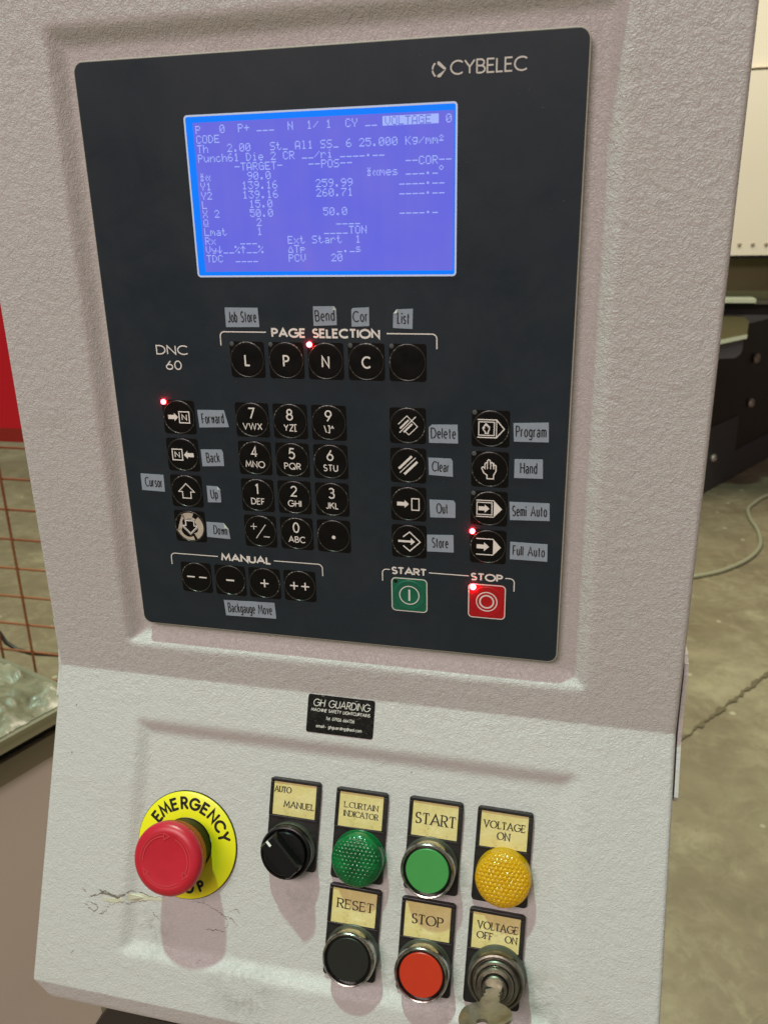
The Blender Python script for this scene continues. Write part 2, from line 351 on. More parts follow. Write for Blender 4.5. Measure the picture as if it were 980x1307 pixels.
def stroke(mb, pts, w, z, tfm=None, rnd=False, nib=None):
    """pts in mm; a mitred ribbon of width w (or nib widths) laid at height z"""
    if len(pts) < 2: return
    closed = math.hypot(pts[0][0] - pts[-1][0], pts[0][1] - pts[-1][1]) < 1e-4 and len(pts) > 3
    if closed: pts = pts[:-1]
    n = len(pts); ZI[0] += 1; z = z + (ZI[0] % 7) * .004
    def width(dx, dy):
        if nib is None: return w
        thin, thick, ang = nib; L = math.hypot(dx, dy); s_ = abs(dx * math.sin(ang) - dy * math.cos(ang)) / L
        return thin + (thick - thin) * s_
    L_, R_ = [], []
    for i in range(n):
        p = pts[i]
        a = pts[i - 1] if (i > 0 or closed) else None; b = pts[(i + 1) % n] if (i < n - 1 or closed) else None
        def nrm(p, q_):
            dx, dy = q_[0] - p[0], q_[1] - p[1]; l = math.hypot(dx, dy) or 1e-9; return (-dy / l, dx / l, width(dx, dy))
        if a is None: nx, ny, ww = nrm(p, b); m = 1
        elif b is None: nx, ny, ww = nrm(a, p); m = 1
        else:
            n1, n2 = nrm(a, p), nrm(p, b); nx, ny = n1[0] + n2[0], n1[1] + n2[1]; l = math.hypot(nx, ny)
            if l < .35: nx, ny, m = n2[0], n2[1], 1
            else: nx /= l; ny /= l; m = min(1 / max(.3, nx * n1[0] + ny * n1[1]), 2.2)
            ww = (n1[2] + n2[2]) / 2
        L_.append((p[0] + nx * ww / 2 * m, p[1] + ny * ww / 2 * m)); R_.append((p[0] - nx * ww / 2 * m, p[1] - ny * ww / 2 * m))
    V = L_ + R_; F = []
    for i in range(n if closed else n - 1):
        j = (i + 1) % n; F.append((n + i, n + j, j, i))
    if rnd and not closed:
        for e, o_ in ((0, 1), (n - 1, n - 2)):
            p = pts[e]; dx, dy = p[0] - pts[o_][0], p[1] - pts[o_][1]; a0 = math.atan2(dy, dx); k = len(V)
            arc_ = [(p[0] + w / 2 * math.cos(a0 + t), p[1] + w / 2 * math.sin(a0 + t)) for t in [math.pi * (i / 8 - .5) for i in range(9)]]
            V += arc_; F.append(tuple(range(k, k + 9)))
    if tfm: V = [tfm(*c) for c in V]
    mb.add([(x, y, z) for x, y in V], F)
def text_width(t, track, xs, space=.36): return sum((GL[c][0] if c != ' ' else space) * xs for c in t) + track * (len(t) - 1)
def text(mb, t, x0, x1, y, hgt, w, z=.05, track=None, rnd=False, serif=False, tfm=None, shear=0, space=.36):
    """fit text between x0 and x1 on baseline y with cap height hgt"""
    tr = (.20 if track is None else track)
    base = text_width(t, tr, 1, space); k = (x1 - x0 - w) / (base * hgt) if base else 1
    x = x0 + w / 2; hh = hgt - w; yy = y + w / 2
    nib = (w * .55, w * 1.5, math.radians(12)) if serif else None
    for c in t:
        adv, paths = GL[c] if c != ' ' else (space, [])
        for p in paths:
            pts = [(x + a * hgt * k + shear * b * hh, yy + b * hh) for a, b in flat(p)]
            stroke(mb, pts, w, z, tfm, rnd, nib)
            if serif and len(pts) > 1:
                sw = hgt * .13 + w * .3; th = w * .5
                cl = math.hypot(pts[0][0] - pts[-1][0], pts[0][1] - pts[-1][1]) < 1e-3
                ends = [] if cl else [(pts[0], pts[1]), (pts[-1], pts[-2])]
                if c in 'BDEFPRL': ends += [((x, yy), (x, yy + 1)), ((x, yy + hh), (x, yy))]
                for e, o_ in ends:
                    dx, dy = e[0] - o_[0], e[1] - o_[1]
                    lo = abs(e[1] - yy) < hh * .05; hi = abs(e[1] - yy - hh) < hh * .05
                    if abs(dy) > abs(dx) * .7 and (lo or hi) and c not in 'CGSU' or (c == 'U' and hi):
                        if c == 'M' and False: continue
                        stroke(mb, [(e[0] - sw, e[1]), (e[0] + sw, e[1])], th, z, tfm)
                    elif c in 'ETLFZ' and (lo or hi) and abs(dx) > abs(dy):
                        d_ = -1 if hi else 1
                        stroke(mb, [(e[0], e[1]), (e[0], e[1] + d_ * hh * .22)], th * 1.3, z, tfm)
                    elif c in 'CGS' and e[1] > yy + hh * .5:
                        stroke(mb, [(e[0], e[1] - hh * .12), (e[0], e[1] + hh * .14)], th * 1.3, z, tfm)
                    elif c == 'S' and e[1] < yy + hh * .5:
                        stroke(mb, [(e[0], e[1] - hh * .12), (e[0], e[1] + hh * .14)], th * 1.3, z, tfm)
        x += (adv + tr) * hgt * k
    return mb

# ================================================================== floor
FLV = 1447.0
floor_m = mat('stained_concrete', (.3, .27, .17), .6); q = NT(floor_m)
a1 = q.noise(1.6, 8, .62, .6); a2 = q.noise(9, 8, .7, .4); a3 = q.noise(60, 5, .7)
base = q.ramp(a1, [(.32, (.135, .105, .066)), (.44, (.215, .174, .112)), (.55, (.275, .233, .150)), (.68, (.37, .325, .215))])
b2 = q.mix(q.math('MULTIPLY', q.ramp(a2, [(.42, G1(0)), (.66, G1(1))]), .6), base, (.13, .105, .055))
b3 = q.mix(q.math('MULTIPLY', q.ramp(q.noise(3.3, 6, .7, 1.0), [(.6, G1(0)), (.74, G1(1))]), .5), b2, (.47, .44, .28))
b3 = q.mix(q.math('MULTIPLY', q.ramp(q.noise(13, 9, .72, .7), [(.50, G1(0)), (.62, G1(1))]), .34), b3, (.37, .325, .21))
b3 = q.mix(q.math('MULTIPLY', q.ramp(q.noise(6, 9, .75, 1.2), [(.52, G1(0)), (.60, G1(1))]), .38), b3, (.13, .10, .058))
b3 = q.mix(q.math('MULTIPLY', q.ramp(q.noise(2.2, 9, .7, .9), [(.44, G1(0)), (.60, G1(1))]), .40), b3, (.15, .115, .07))
b4 = q.mix(q.ramp(q.vor(7), [(0, G1(.8)), (.055, G1(.6)), (.075, G1(0))]), b3, (.50, .47, .33))
q.set('Base Color', q.mix(q.math('MULTIPLY', a3, .25), b4, (.15, .125, .07)))
q.set('Roughness', q.ramp(a2, [(.3, G1(.32)), (.7, G1(.62))])); q.bump(a2, .002, .3)
fl = MB(); fl.add([(-14, -8, 0), (14, -8, 0), (14, 22, 0), (-14, 22, 0)], [(0, 1, 2, 3)])
o = fl.build('floor', floor_m, None, Matrix.Translation(Vector((0, 0, -FLV * MM))), scale=1); o['kind'] = 'structure'
o['label'] = 'stained olive concrete workshop floor behind the console'
# expansion joint running over the floor: dark ragged crack
ck = MB()
pA, pB = at(846, 962, 1, FLV), at(1010, 838, 1, FLV)
pts = []
for i in range(60):
    t = i / 59; pts.append((pA[0] + (pB[0] - pA[0]) * t + random.uniform(-4, 4), pA[2] + (pB[2] - pA[2]) * t + random.uniform(-4, 4)))
V = []; F = []
for i, (x, y) in enumerate(pts):
    w_ = random.uniform(3, 18); V += [(x, y - w_, 0), (x, y + w_, 0)]
    if i: F.append((2 * i - 2, 2 * i, 2 * i + 1, 2 * i - 1))
ck.add(V, F); crk = mat('floor_crack_dirt', (.115, .09, .05), .9)
o = ck.build('floor_crack', crk, None, Matrix.Translation(Vector((0, 0, -FLV * MM + .004)))); o['kind'] = 'structure'; o['label'] = 'dark ragged joint in the concrete floor'

# ================================================================== press brake at the right, far
cream = mat('cream_enamel', (.66, .57, .46), .5); q = NT(cream); q.set('Base Color', q.mix(q.noise(2, 5), (.64, .56, .46), (.72, .64, .53)))
olivebeam = mat('olive_beam', (.13, .105, .045), .5); darkred = mat('dark_machine_paint', (.014, .005, .004), .35)
greypur = mat('grey_machine_paint', (.050, .042, .048), .5); railm = mat('pale_rail', (.42, .43, .33), .4); bolt_m = mat('bolt_metal', (.42, .34, .30), .4, .3)
blackv = mat('black_void', (.003, .003, .003), .7)
PB = thing('press_brake', W(1100, FLV, 3900), 'large cream and dark machine standing on the floor at the right edge', 'machine')
def zbox(mb, P, z0, z1):
    """prism from a polygon given in (u, v) between depths z0 and z1"""
    n = len(P); a = sum(P[i][0] * P[(i + 1) % n][1] - P[(i + 1) % n][0] * P[i][1] for i in range(n))
    if a < 0: P = P[::-1]
    V = [W(u, v, z0) / MM for u, v in P] + [W(u, v, z1) / MM for u, v in P]
    mb.add(V, [tuple(range(n)), tuple(reversed(range(n, 2 * n)))] + [(i, n + i, n + (i + 1) % n, (i + 1) % n) for i in range(n)]); return mb
I = Matrix.Identity(4)
Z0 = 3500
def on(x, y, z): p = at(x, y, 2, z); return (p[0], p[1])
tl = on(880, 80, Z0); sl = on(968, 80, Z0)
yb = on(940, 326, Z0)[1]
ysl = on(974, 84, Z0)[1]
zbox(MB(), [(560, ysl + 14), (2600, ysl + 14), (2600, yb), (560, yb)], Z0, Z0 + 500).build('upper_beam_panel', cream, PB, I, 'cream enamel beam panel with a row of rivets')
zbox(MB(), [(560, -1500), (2600, -1500), (2600, ysl), (560, ysl)], Z0 + 30, Z0 + 500).build('top_cover', cream, PB, I)
zbox(MB(), [(560, yb + 2), (2600, yb + 2), (2600, yb + 12), (560, yb + 12)], Z0 + 12, Z0 + 480).build('painted_gap_shade', blackv, PB, I)  # solid black strip, the gap's shade put into its colour
y1_ = on(940, 372, Z0 + 60)[1]
zbox(MB(), [(560, yb + 12), (2600, yb + 12), (2600, y1_ + 70), (560, y1_ + 70)], Z0 + 120, Z0 + 480).build('recessed_beam', olivebeam, PB, I)
for k in range(16):
    u0 = on(943, 312, Z0)[0] + (k - 3) * 52.0
    MB().lathe([(8, 0), (8, 3), (5, 5)], seg=16).build('rivet', mat('rivet', (.30, .24, .17), .4) if k == 0 else bpy.data.materials['rivet'], PB, UP(u0, on(943, 312, Z0)[1], -Z0))
r0 = on(930, 383, Z0 + 20)[1]
zbox(MB(), [(560, r0 - 8), (930, r0 - 8), (930, r0 + 8), (560, r0 + 8)], Z0 - 20, Z0 + 100).build('clamp_rail', railm, PB, I)
zbox(MB(), [(931, r0 + 2), (2600, r0 + 2), (2600, r0 + 17), (931, r0 + 17)], Z0 + 20, Z0 + 100).build('table_rail', steel, PB, I)
zbox(MB(), [(560, r0 + 18), (2600, r0 + 18), (2600, r0 + 66), (560, r0 + 66)], Z0 + 60, Z0 + 400).build('tool_slot', blackv, PB, I)
b0 = on(924, 404, Z0 + 10); b1 = on(953, 427, Z0 + 10); b2_ = on(924, 437, Z0 + 10)
zbox(MB(), [(600, b0[1]), (b1[0] - 20, b0[1]), (b1[0], b0[1] + 20), (b1[0], b1[1]), (600, b1[1] + 70)], Z0 + 10, Z0 + 60).build('guide_block', olivebeam, PB, I)
zbox(MB(), [(600, b1[1] + 72), (b1[0], b1[1]), (b1[0], b1[1] + 16), (600, b1[1] + 94)], Z0 + 5, Z0 + 62).build('guide_edge', railm, PB, I)
bb = on(938, 446, Z0 + 20)
pg = [(b1[0] - 330, b1[1] + 20), (b1[0] - 10, b1[1] + 12)] + [(b1[0] - 10 - 40 * (1 - math.cos(t)), b1[1] + 60 + 45 * math.sin(t)) for t in [i * math.pi / 12 for i in range(7)]] + [(b1[0] - 330, b1[1] + 120)]
zbox(MB(), pg, Z0 + 22, Z0 + 60).build('guide_bracket', greypur, PB, I)
# lower frame stands on a floor line that recedes to the right
fA, fB = at(900, 627, 1, FLV), at(980, 583, 1, FLV)
dx_, dz_ = fB[0] - fA[0], fB[2] - fA[2]; L0 = math.hypot(dx_, dz_); ex = (dx_ / L0, dz_ / L0)
def fp(t, v, off=0): return W(fA[0] + ex[0] * t + off * ex[1], v, fA[2] + ex[1] * t - off * ex[0]) / MM
def fquad(t0, t1, v0, v1, off0, off1, name, m, label=None):
    P = [(t0, v0), (t1, v0), (t1, v1), (t0, v1)]
    V = [fp(t, v, off1) for t, v in P] + [fp(t, v, off0) for t, v in P]
    MB().add(V, [(3, 2, 1, 0), (4, 5, 6, 7), (0, 1, 5, 4), (1, 2, 6, 5), (2, 3, 7, 6), (3, 0, 4, 7)]).build(name, m, PB, I, label)
fquad(-900, 3000, 640, FLV, -500, 0, 'lower_frame', darkred, 'dark red-black lower frame with bolts')
def fhit(x, y):
    d = cam_ray(x, y); nx, nz = -ex[1], ex[0]
    k = ((fA[0] - C3[0]) * nx + (fA[2] - C3[2]) * nz) / (d[0] * nx + d[2] * nz)
    P = [C3[j] + k * d[j] for j in range(3)]; return ((P[0] - fA[0]) * ex[0] + (P[2] - fA[2]) * ex[1], P[1])
t_, v_ = fhit(941, 530); t2_, v2_ = fhit(941, 572)
fquad(-900, t_, v_, FLV - 6, 0, 8, 'side_cover', greypur, 'grey purple cover plate on the lower frame')
fquad(t_, 3000, v2_, FLV - 6, 0, 8, 'side_cover', greypur)
Mf = frame(Vector((0, 0, 0)), Vector((ex[0], ex[1], 0)), Vector((0, 0, 1)), Vector((ex[1], -ex[0], 0)))
for x, y, r in ((962, 457, 26), (955, 514, 24), (907, 584, 20), (938, 449, 16)):
    t, v = fhit(x, y); m_ = Mf.copy(); m_.translation = fp(t, v, 9) * MM
    MB().lathe([(r, 0), (r, 8), (r * .8, 14), (r * .45, 14), (r * .45, 8)], seg=12).build('bolt', bolt_m, PB, m_)
# cable lying on the floor
cab_m = mat('olive_cable', (.27, .255, .17), .5)
cp = [(820, 742), (870, 738), (902, 733), (925, 727), (950, 716), (965, 704), (970, 692), (966, 676), (957, 662), (954, 650), (962, 642), (975, 634), (1000, 626)]
P = [Vector(at(x, y, 1, FLV - 8)) for x, y in cp]
sm = []
for i in range(len(P) - 1):
    p0, p1, p2, p3 = P[max(i - 1, 0)], P[i], P[i + 1], P[min(i + 2, len(P) - 1)]
    for k in range(6):
        t = k / 6; sm.append(.5 * (2 * p1 + (p2 - p0) * t + (2 * p0 - 5 * p1 + 4 * p2 - p3) * t * t + (-p0 + 3 * p1 - 3 * p2 + p3) * t ** 3))
sm.append(P[-1])
o = MB().tube([W(*p) / MM for p in sm], 9, 10).build('floor_cable', cab_m, None, I)
o['label'] = 'grey-green cable looping over the concrete floor at the right'; o['category'] = 'cable'

# ================================================================== left background
red_m = mat('red_guard_paint', (.50, .004, .012), .4)
RP = thing('red_guard_panel', W(-900, FLV, 880), 'red sheet-metal guard in front of the wire mesh at left edge', 'guard')
za = 860
zbox(MB(), [(-1500, -700), (-640, -700), (-640, 440), (-1500, 440)], za, za + 30).build('panel_sheet', red_m, RP, I)
lo = MB(); V = [W(-1500, 440, za) / MM, W(-640, 440, za) / MM, W(-640, on(27, 571, za)[1], za + 34) / MM, W(-1500, on(0, 573, za)[1], za + 34) / MM]
lo.add(V, [(0, 1, 2, 3)]); V2 = [v + Vector((0, 6, 0)) for v in V]; lo.add(V2, [(3, 2, 1, 0)]); lo.build('turned_under_edge', red_m, RP, I)
zbox(MB(), [(-1480, 490), (-1440, 490), (-1440, FLV), (-1480, FLV)], za, za + 40).build('post', red_m, RP, I)
wire_m = mat('rusty_red_wire', (.24, .085, .03), .5)
WF = thing('wire_mesh_fence', W(-900, FLV, 920), 'rusty red wire mesh fence at the far left beyond the console', 'fence')
zf = 920
ys = [on(20, y, zf)[1] for y in (612, 653, 690, 727, 762, 796)]; pitch = (ys[-1] - ys[0]) / 5
xv = [on(0, 580, zf)[0], on(7, 830, zf)[0]]; px = xv[0] - xv[1]
for k in range(-2, 13):
    v = ys[0] + k * pitch
    MB().tube([(-1560, zf, -v), (-500, zf, -v)], 2.6, 8).build('horizontal_wire', wire_m, WF, I)
for k in range(-6, 9):
    u = xv[0] - 3 - k * px
    MB().tube([(u, zf - 5.2, -(ys[0] - 2 * pitch)), (u, zf - 5.2, -(ys[0] + 12 * pitch))], 2.6, 8).build('upright_wire', wire_m, WF, I)
for u in (-1560, -500): zbox(MB(), [(u - 12, 380), (u + 12, 380), (u + 12, FLV), (u - 12, FLV)], zf - 14, zf + 14).build('fence_post', wire_m, WF, I)
cbl = mat('black_cable', (.008, .007, .006), .4)
P = [Vector(at(x, y, 2, zf + 60)) for x, y in ((-60, 740), (-20, 790), (0, 808), (8, 820), (22, 829), (40, 834), (75, 836), (140, 838))]
o = MB().tube([W(*p) / MM for p in P], 4.5, 8).build('black_cable', cbl, None, I); o['label'] = 'black cable sagging behind the wire mesh at left'; o['category'] = 'cable'
# workbench: its long edge recedes to the right
TV = 800
eA, eB = at(0, 948, 1, TV), at(72, 908, 1, TV)
du, dz = eB[0] - eA[0], eB[2] - eA[2]; Ln = math.hypot(du, dz); e2 = (du / Ln, dz / Ln)
def wb_(t, v, off): return W(eA[0] + e2[0] * t - e2[1] * off, v, eA[2] + e2[1] * t + e2[0] * off) / MM   # off > 0: away to the left
def wbox(t0, t1, v0, v1, o0, o1, name, m, par, label=None):
    V = [wb_(t, v, o) for o in (o0, o1) for t, v in ((t0, v0), (t1, v0), (t1, v1), (t0, v1))]
    return MB().add(V, [(0, 3, 2, 1), (4, 5, 6, 7), (0, 1, 5, 4), (1, 2, 6, 5), (2, 3, 7, 6), (3, 0, 4, 7)]).build(name, m, par, I, label)
bench_m = mat('bench_sheet_metal', (.30, .235, .20), .5); bench_top = mat('bench_top', (.30, .29, .20), .4, .4)
q = NT(bench_m); q.set('Base Color', q.mix(q.noise(3, 4), (.66, .56, .53), (.76, .65, .61)))
WB = thing('workbench', W(-600, FLV, 500), 'sheet-metal machine bench with pale steel edge, left of the console', 'bench')
strip_m = mat('bench_edge_strip', (.40, .39, .29), .35, .5)
wbox(-300, 150, TV, TV + 7, 0, 600, 'bench_top', bench_top, WB); wbox(-300, 150, TV + 7.5, TV + 22, 3, 12, 'edge_strip', strip_m, WB, 'pale steel edge strip')
wbox(-300, 150, TV + 22, TV + 44, 24, 60, 'painted_gap_shade', blackv, WB)  # black bar that paints the shade under the bench edge
wbox(-300, 150, TV + 44, TV + 80, 14, 400, 'side_rail', mat('olive_rail', (.20, .165, .11), .5), WB)
wbox(-300, 150, TV + 80.5, FLV, 18, 420, 'side_panel', bench_m, WB, 'smooth mauve-brown side panel')
# crumpled clear plastic sheeting on the bench
pl_m = mat('crumpled_plastic', (.42, .42, .30), .42, coat=.25, coat_rough=.2); q = NT(pl_m); q.bump(q.noise(14, 4, .5, 1.2), .012, .6)
q.set('Base Color', q.ramp(q.noise(9, 6, .6, 1.4), [(.3, (.09, .08, .045)), (.48, (.17, .16, .10)), (.62, (.26, .25, .17)), (.75, (.42, .42, .33))]))
from mathutils import noise as mn
pm = MB(); V = []; F = []; nx_, ny_ = 70, 46
for j in range(ny_):
    for i in range(nx_):
        t = -130 + 270 * i / (nx_ - 1); o_ = 8 + 200 * j / (ny_ - 1)
        edge = min(1, j / 6, (ny_ - 1 - j) / 5, i / 5, (nx_ - 1 - i) / 5)
        hgt = abs(mn.noise(Vector((t * .012, o_ * .016, 0)))) * 30 + abs(mn.noise(Vector((t * .04, o_ * .035, 5)))) * 12
        V.append(wb_(t, TV - 1.5 - edge * (4 + hgt), o_ + random.uniform(-1, 1)))
for j in range(ny_ - 1):
    for i in range(nx_ - 1):
        a = j * nx_ + i; F.append((a, a + 1, a + nx_ + 1, a + nx_))
pm.add(V, F, True); o = pm.build('plastic_sheeting', pl_m, None, I); o['label'] = 'crumpled clear plastic sheeting lying on the bench below the mesh'; o['category'] = 'plastic sheet'

# ================================================================== the console
CON = thing('control_console', W(135, 560, 60), 'off-white hammered machine control console with dark keypad panel, blue lit screen and switches', 'control panel')
BL, BR = -46.3, 315.7
# housing: a section path (v, z, normal) swept across u
path = []     # (v, z, nv, nz, s_upper, s_lower)
def seg(v0, z0, v1, z1, nv, nz, step, tag_):
    L = math.hypot(v1 - v0, z1 - z0); n = max(1, int(round(L / step)))
    for i in range(n + 1):
        t = i / n; path.append((v0 + (v1 - v0) * t, z0 + (z1 - z0) * t, nv, nz, tag_))
def arcp(cv, cz, r, a0, a1, n):
    for i in range(1, n):
        a = a0 + (a1 - a0) * i / n; path.append((cv + r * math.sin(a), cz - r * math.cos(a), math.sin(a), -math.cos(a), 'r'))
VT = -62; DEPTH = 150; FZ = -.5
seg(VT, DEPTH, VT, FZ + 4, -1, 0, 10, 'top')
arcp(VT + 4, FZ + 4, 4, -math.pi / 2, 0, 5)
# fold: the face plane turns towards the viewer (concave), radius rf
# upper face plane z = FZ must meet the lower plane: intersect
# lower plane passes (VF, HZ) with direction (CS, -SN)
v_int = VF + (HZ - FZ) / SN * CS * 1.0
rf = 4.0; tl_ = rf * math.tan(PHI / 2)
seg(VT + 4, FZ, v_int - tl_, FZ, 0, -1, 1.6, 'up')
# concave arc: centre on the viewer side
cv, cz = v_int - tl_, FZ - rf
for i in range(1, 6):
    a = PHI * i / 6; path.append((cv + rf * math.sin(a), cz + rf * math.cos(a), -math.sin(a), -math.cos(a), 'r'))
S0 = (v_int + tl_ * CS - VF) / CS
re = 2.6
vS, zS = VF + S0 * CS, HZ - S0 * SN
S1 = 191.8 - re * .7
vE, zE = VF + S1 * CS, HZ - S1 * SN
seg(vS, zS, vE, zE, -SN, -CS, 1.6, 'lo')
cv, cz = vE + re * SN, zE + re * CS
n0 = math.atan2(-SN, CS)      # normal angle: (sin a, -cos a)
for i in range(1, 7):
    a = n0 + (0 - n0) * i / 6; path.append((cv + re * math.sin(a), cz - re * math.cos(a), math.sin(a), -math.cos(a), 'r'))
vl, zl = path[-1][0], path[-1][1]
seg(vl + .5, zl, vl + 9.5, zl, 0, -1, 1.5, 'lip')
cv, cz = vl + 9.5, zl + 3
arcp(cv, cz, 3, 0, math.pi / 2, 5)
seg(vl + 12.5, zl + 3, vl + 12.5, DEPTH, 1, 0, 12, 'bot')
def sstep(x): x = max(0, min(1, x)); return x * x * (3 - 2 * x)
def rrd(x, y, x0, x1, y0, y1, r):
    cx, cy = (x0 + x1) / 2, (y0 + y1) / 2; qx = abs(x - cx) - (x1 - x0) / 2 + r; qy = abs(y - cy) - (y1 - y0) / 2 + r
    return math.hypot(max(qx, 0), max(qy, 0)) + min(max(qx, qy), 0) - r
def recess(u, v, z, tg):
    if tg == 'up':
        d = -rrd(u, v, 1.5, 269.5, 9.5, 335, 5); return 5.6 * sstep(d / 10.5)
    if tg == 'lo':
        s = (v - VF) / CS; d = -rrd(u, s, 7.7, 269.6, 25.2, 167, 5); return 3.6 * sstep(d / 11.0)
    return 0
rs = 2.5
us_ = []     # (u, w back)
for i in range(7): a = math.pi / 2 * i / 6; us_.append((BL + rs - rs * math.cos(a), rs - rs * math.sin(a)))
n = int((BR - BL - 2 * rs) / 1.6)
for i in range(1, n): us_.append((BL + rs + (BR - BL - 2 * rs) * i / n, 0))
for i in range(7): a = math.pi / 2 * i / 6; us_.append((BR - rs + rs * math.sin(a), rs - rs * math.cos(a)))
us_ = [(BL, 'B')] + us_ + [(BR, 'B')]
hb = MB(); V = []; F = []; ncol = len(us_)
vlip0 = vl; cut = 11.0
for (v, z, nv, nz, tg) in path:
    c = 0
    if tg in ('lip', 'r', 'bot') and v > vlip0: c = cut * min(1, (v - vlip0) / 12.5)
    for (u, w) in us_:
        if w == 'B': uu = u; zz = DEPTH; vv = v
        else:
            vv = v; zz = min(z + w, DEPTH); uu = u
            d = recess(u, v, z, tg)
            if d > 0: vv -= nv * d; zz -= nz * d
        if c:
            k = max(0, 1 - abs(uu - BL) / 40) if uu < 100 else max(0, 1 - abs(uu - BR) / 40)
            uu = uu + (c if uu < 100 else -c) * k
        V.append(W(uu, vv, zz) / MM)
nr = len(path)
for j in range(nr - 1):
    for i in range(ncol - 1):
        a = j * ncol + i; F.append((a, a + ncol, a + ncol + 1, a + 1))
hb.add(V, F, True)
hb.add([W(BL, VT, DEPTH) / MM, W(BR, VT, DEPTH) / MM, W(BR, vl + 12.5, DEPTH) / MM, W(BL, vl + 12.5, DEPTH) / MM], [(0, 3, 2, 1)])
hb.build('housing', paint, CON, I, 'off-white hammered-paint steel housing')
# side plates at the fold
def side_plate(u0, th, vs, prof):
    P = [W(u0, v, z) / MM for v, z in prof]; Q = [p + Vector((th, 0, 0)) for p in P]; n = len(P)
    MB().add(P + Q, [tuple(range(n)), tuple(reversed(range(n, 2 * n)))] + [(i, n + i, n + (i + 1) % n, (i + 1) % n) for i in range(n)]).build('side_plate', paint, CON, I, 'thin steel plate screwed to the side at the fold')
def plate_prof(v0, s1):
    pr = [(v0 + 8, 90), (v0, 60), (v0, 12), (v0 + 3, 7), (v0 + 8, 4.5), (VF - 8, 4.5)]
    pr += [(VF + t * CS + q_ * SN, HZ - t * SN + q_ * CS) for t, q_ in ((4, 4), (s1, 4), (s1 + 3, 8), (s1 + 3, 85))]
    return pr
side_plate(BR + 1.0, 2.0, 0, plate_prof(313, 33)); side_plate(BL - 3.0, 2.0, 0, plate_prof(318, 20))
# support arm under the console
arm_m = mat('arm_paint', (.24, .24, .16), .5); armd = mat('arm_cover', (.035, .028, .026), .45)
zbox(MB(), [(-19, 520), (-8, 520), (-8, 760), (-19, 760)], -52, 60).build('arm_flange', arm_m, CON, I)
zbox(MB(), [(-6, 558), (20.5, 558), (20.5, 760), (-28, 760), (-21, 580)], -60, 50).build('arm_cover', armd, CON, I, 'dark support arm under the housing')
zbox(MB(), [(22, 558), (120, 558), (120, 760), (22, 760)], -62, 50).build('arm_cover', armd, CON, I)
# ---- keypad panel
MB().rbox((15.4 + 253.1) / 2, -(25.5 + 319.1) / 2, 253.1 - 15.4, 319.1 - 25.5, -6.2, -.35, 5, .3, 8).build('panel_backing', memb_edge, CON, UP(), 'pale edge of the keypad panel')
MB().rbox((15.4 + 253.1) / 2, -(25.5 + 319.1) / 2, 253.1 - 15.4 - 1.3, 319.1 - 25.5 - 1.3, -.34, 0, 4.6, .1, 8).build('keypad_panel', memb, CON, UP(), 'charcoal membrane keypad panel')
KP = bpy.data.objects['keypad_panel']
# ---- display
DC = ((70.2 + 198) / 2, -(51.3 + 123.2) / 2)
DS = MB().rbox(*DC, 127.0, 71.1, .0, .10, 1.0, .02).build('display_screen', scr_border, CON, UP(), 'blue backlit display full of settings text')
fr = MB(); z_ = .02
def rrpts(cx, cy, w, h, r, n=6):
    out = []
    for qx, qy, a0 in ((1, 1, 0), (-1, 1, 90), (-1, -1, 180), (1, -1, 270)):
        for k in range(n + 1): a = math.radians(a0 + 90 * k / n); out.append((cx + qx * (w / 2 - r) + r * math.cos(a), cy + qy * (h / 2 - r) + r * math.sin(a)))
    return out + [out[0]]
stroke(fr, rrpts(*DC, 127.8, 71.9, 1.4), .8, .13); fr.build('window_edge', scr_edge, DS, UP())
AX0, AX1, AY0, AY1 = 75.2, 196.2, 55.3, 121.0
MB().poly([(AX0 - 1, -AY0 + 1), (AX1 + .6, -AY0 + 1), (AX1 + .6, -AY1), (AX0 - 1, -AY1)], .14).build('lit_area', screen, DS, UP())
PX = {'0': '0E11131519110E', '1': '040C040404040E', '2': '0E11010204081F', '3': '1F02040201110E', '5': '1F101E0101110E', '6': '0608101E11110E', '7': '1F010204080808', '8': '0E11110E11110E', '9': '0E11110F01020C',
 'P': '1E11111E101010', '+': '0004041F040400', '_': '0000000000001F', 'N': '11111915131111', '/': '00010204081000', 'C': '0E11101010110E', 'Y': '1111110A040404', 'V': '11111111110A04', 'O': '0E11111111110E',
 'L': '1010101010101F', 'T': '1F040404040404', 'A': '0E1111111F1111', 'G': '0E11101711110F', 'E': '1F10101E10101F', 'D': '1C12111111121C', 'h': '10101619111111', 'S': '0F10100E01011E', 't': '08081C08080906',
 '.': '00000000000C0C', 'l': '0C04040404040E', 'K': '11121418141211', 'g': '000F11110F010E', 'm': '00001A15151111', '²': '0C1204081E0000', 'u': '0000111111130D', 'n': '00001619111111', 'c': '00000E1010110E',
 'i': '04000C0404040E', 'e': '00000E111F100E', 'R': '1E11111E141211', 'r': '00001619101010', '-': '0000001F000000', 'α': '00000915121209', 'ẍ': '0A040E0A040A0E', 's': '00000E100E011E', '°': '0C12120C000000',
 'X': '11110A040A1111', 'Q': '0E11111115120D', 'a': '00000E010F110F', 'x': '0000110A040A11', 'y': '000011110F010E', '↓': '04040404150E04', '↑': '040E1504040404', '%': '18190204081303', 'Δ': '00040A0A11111F', 'p': '00001E111E1010'}
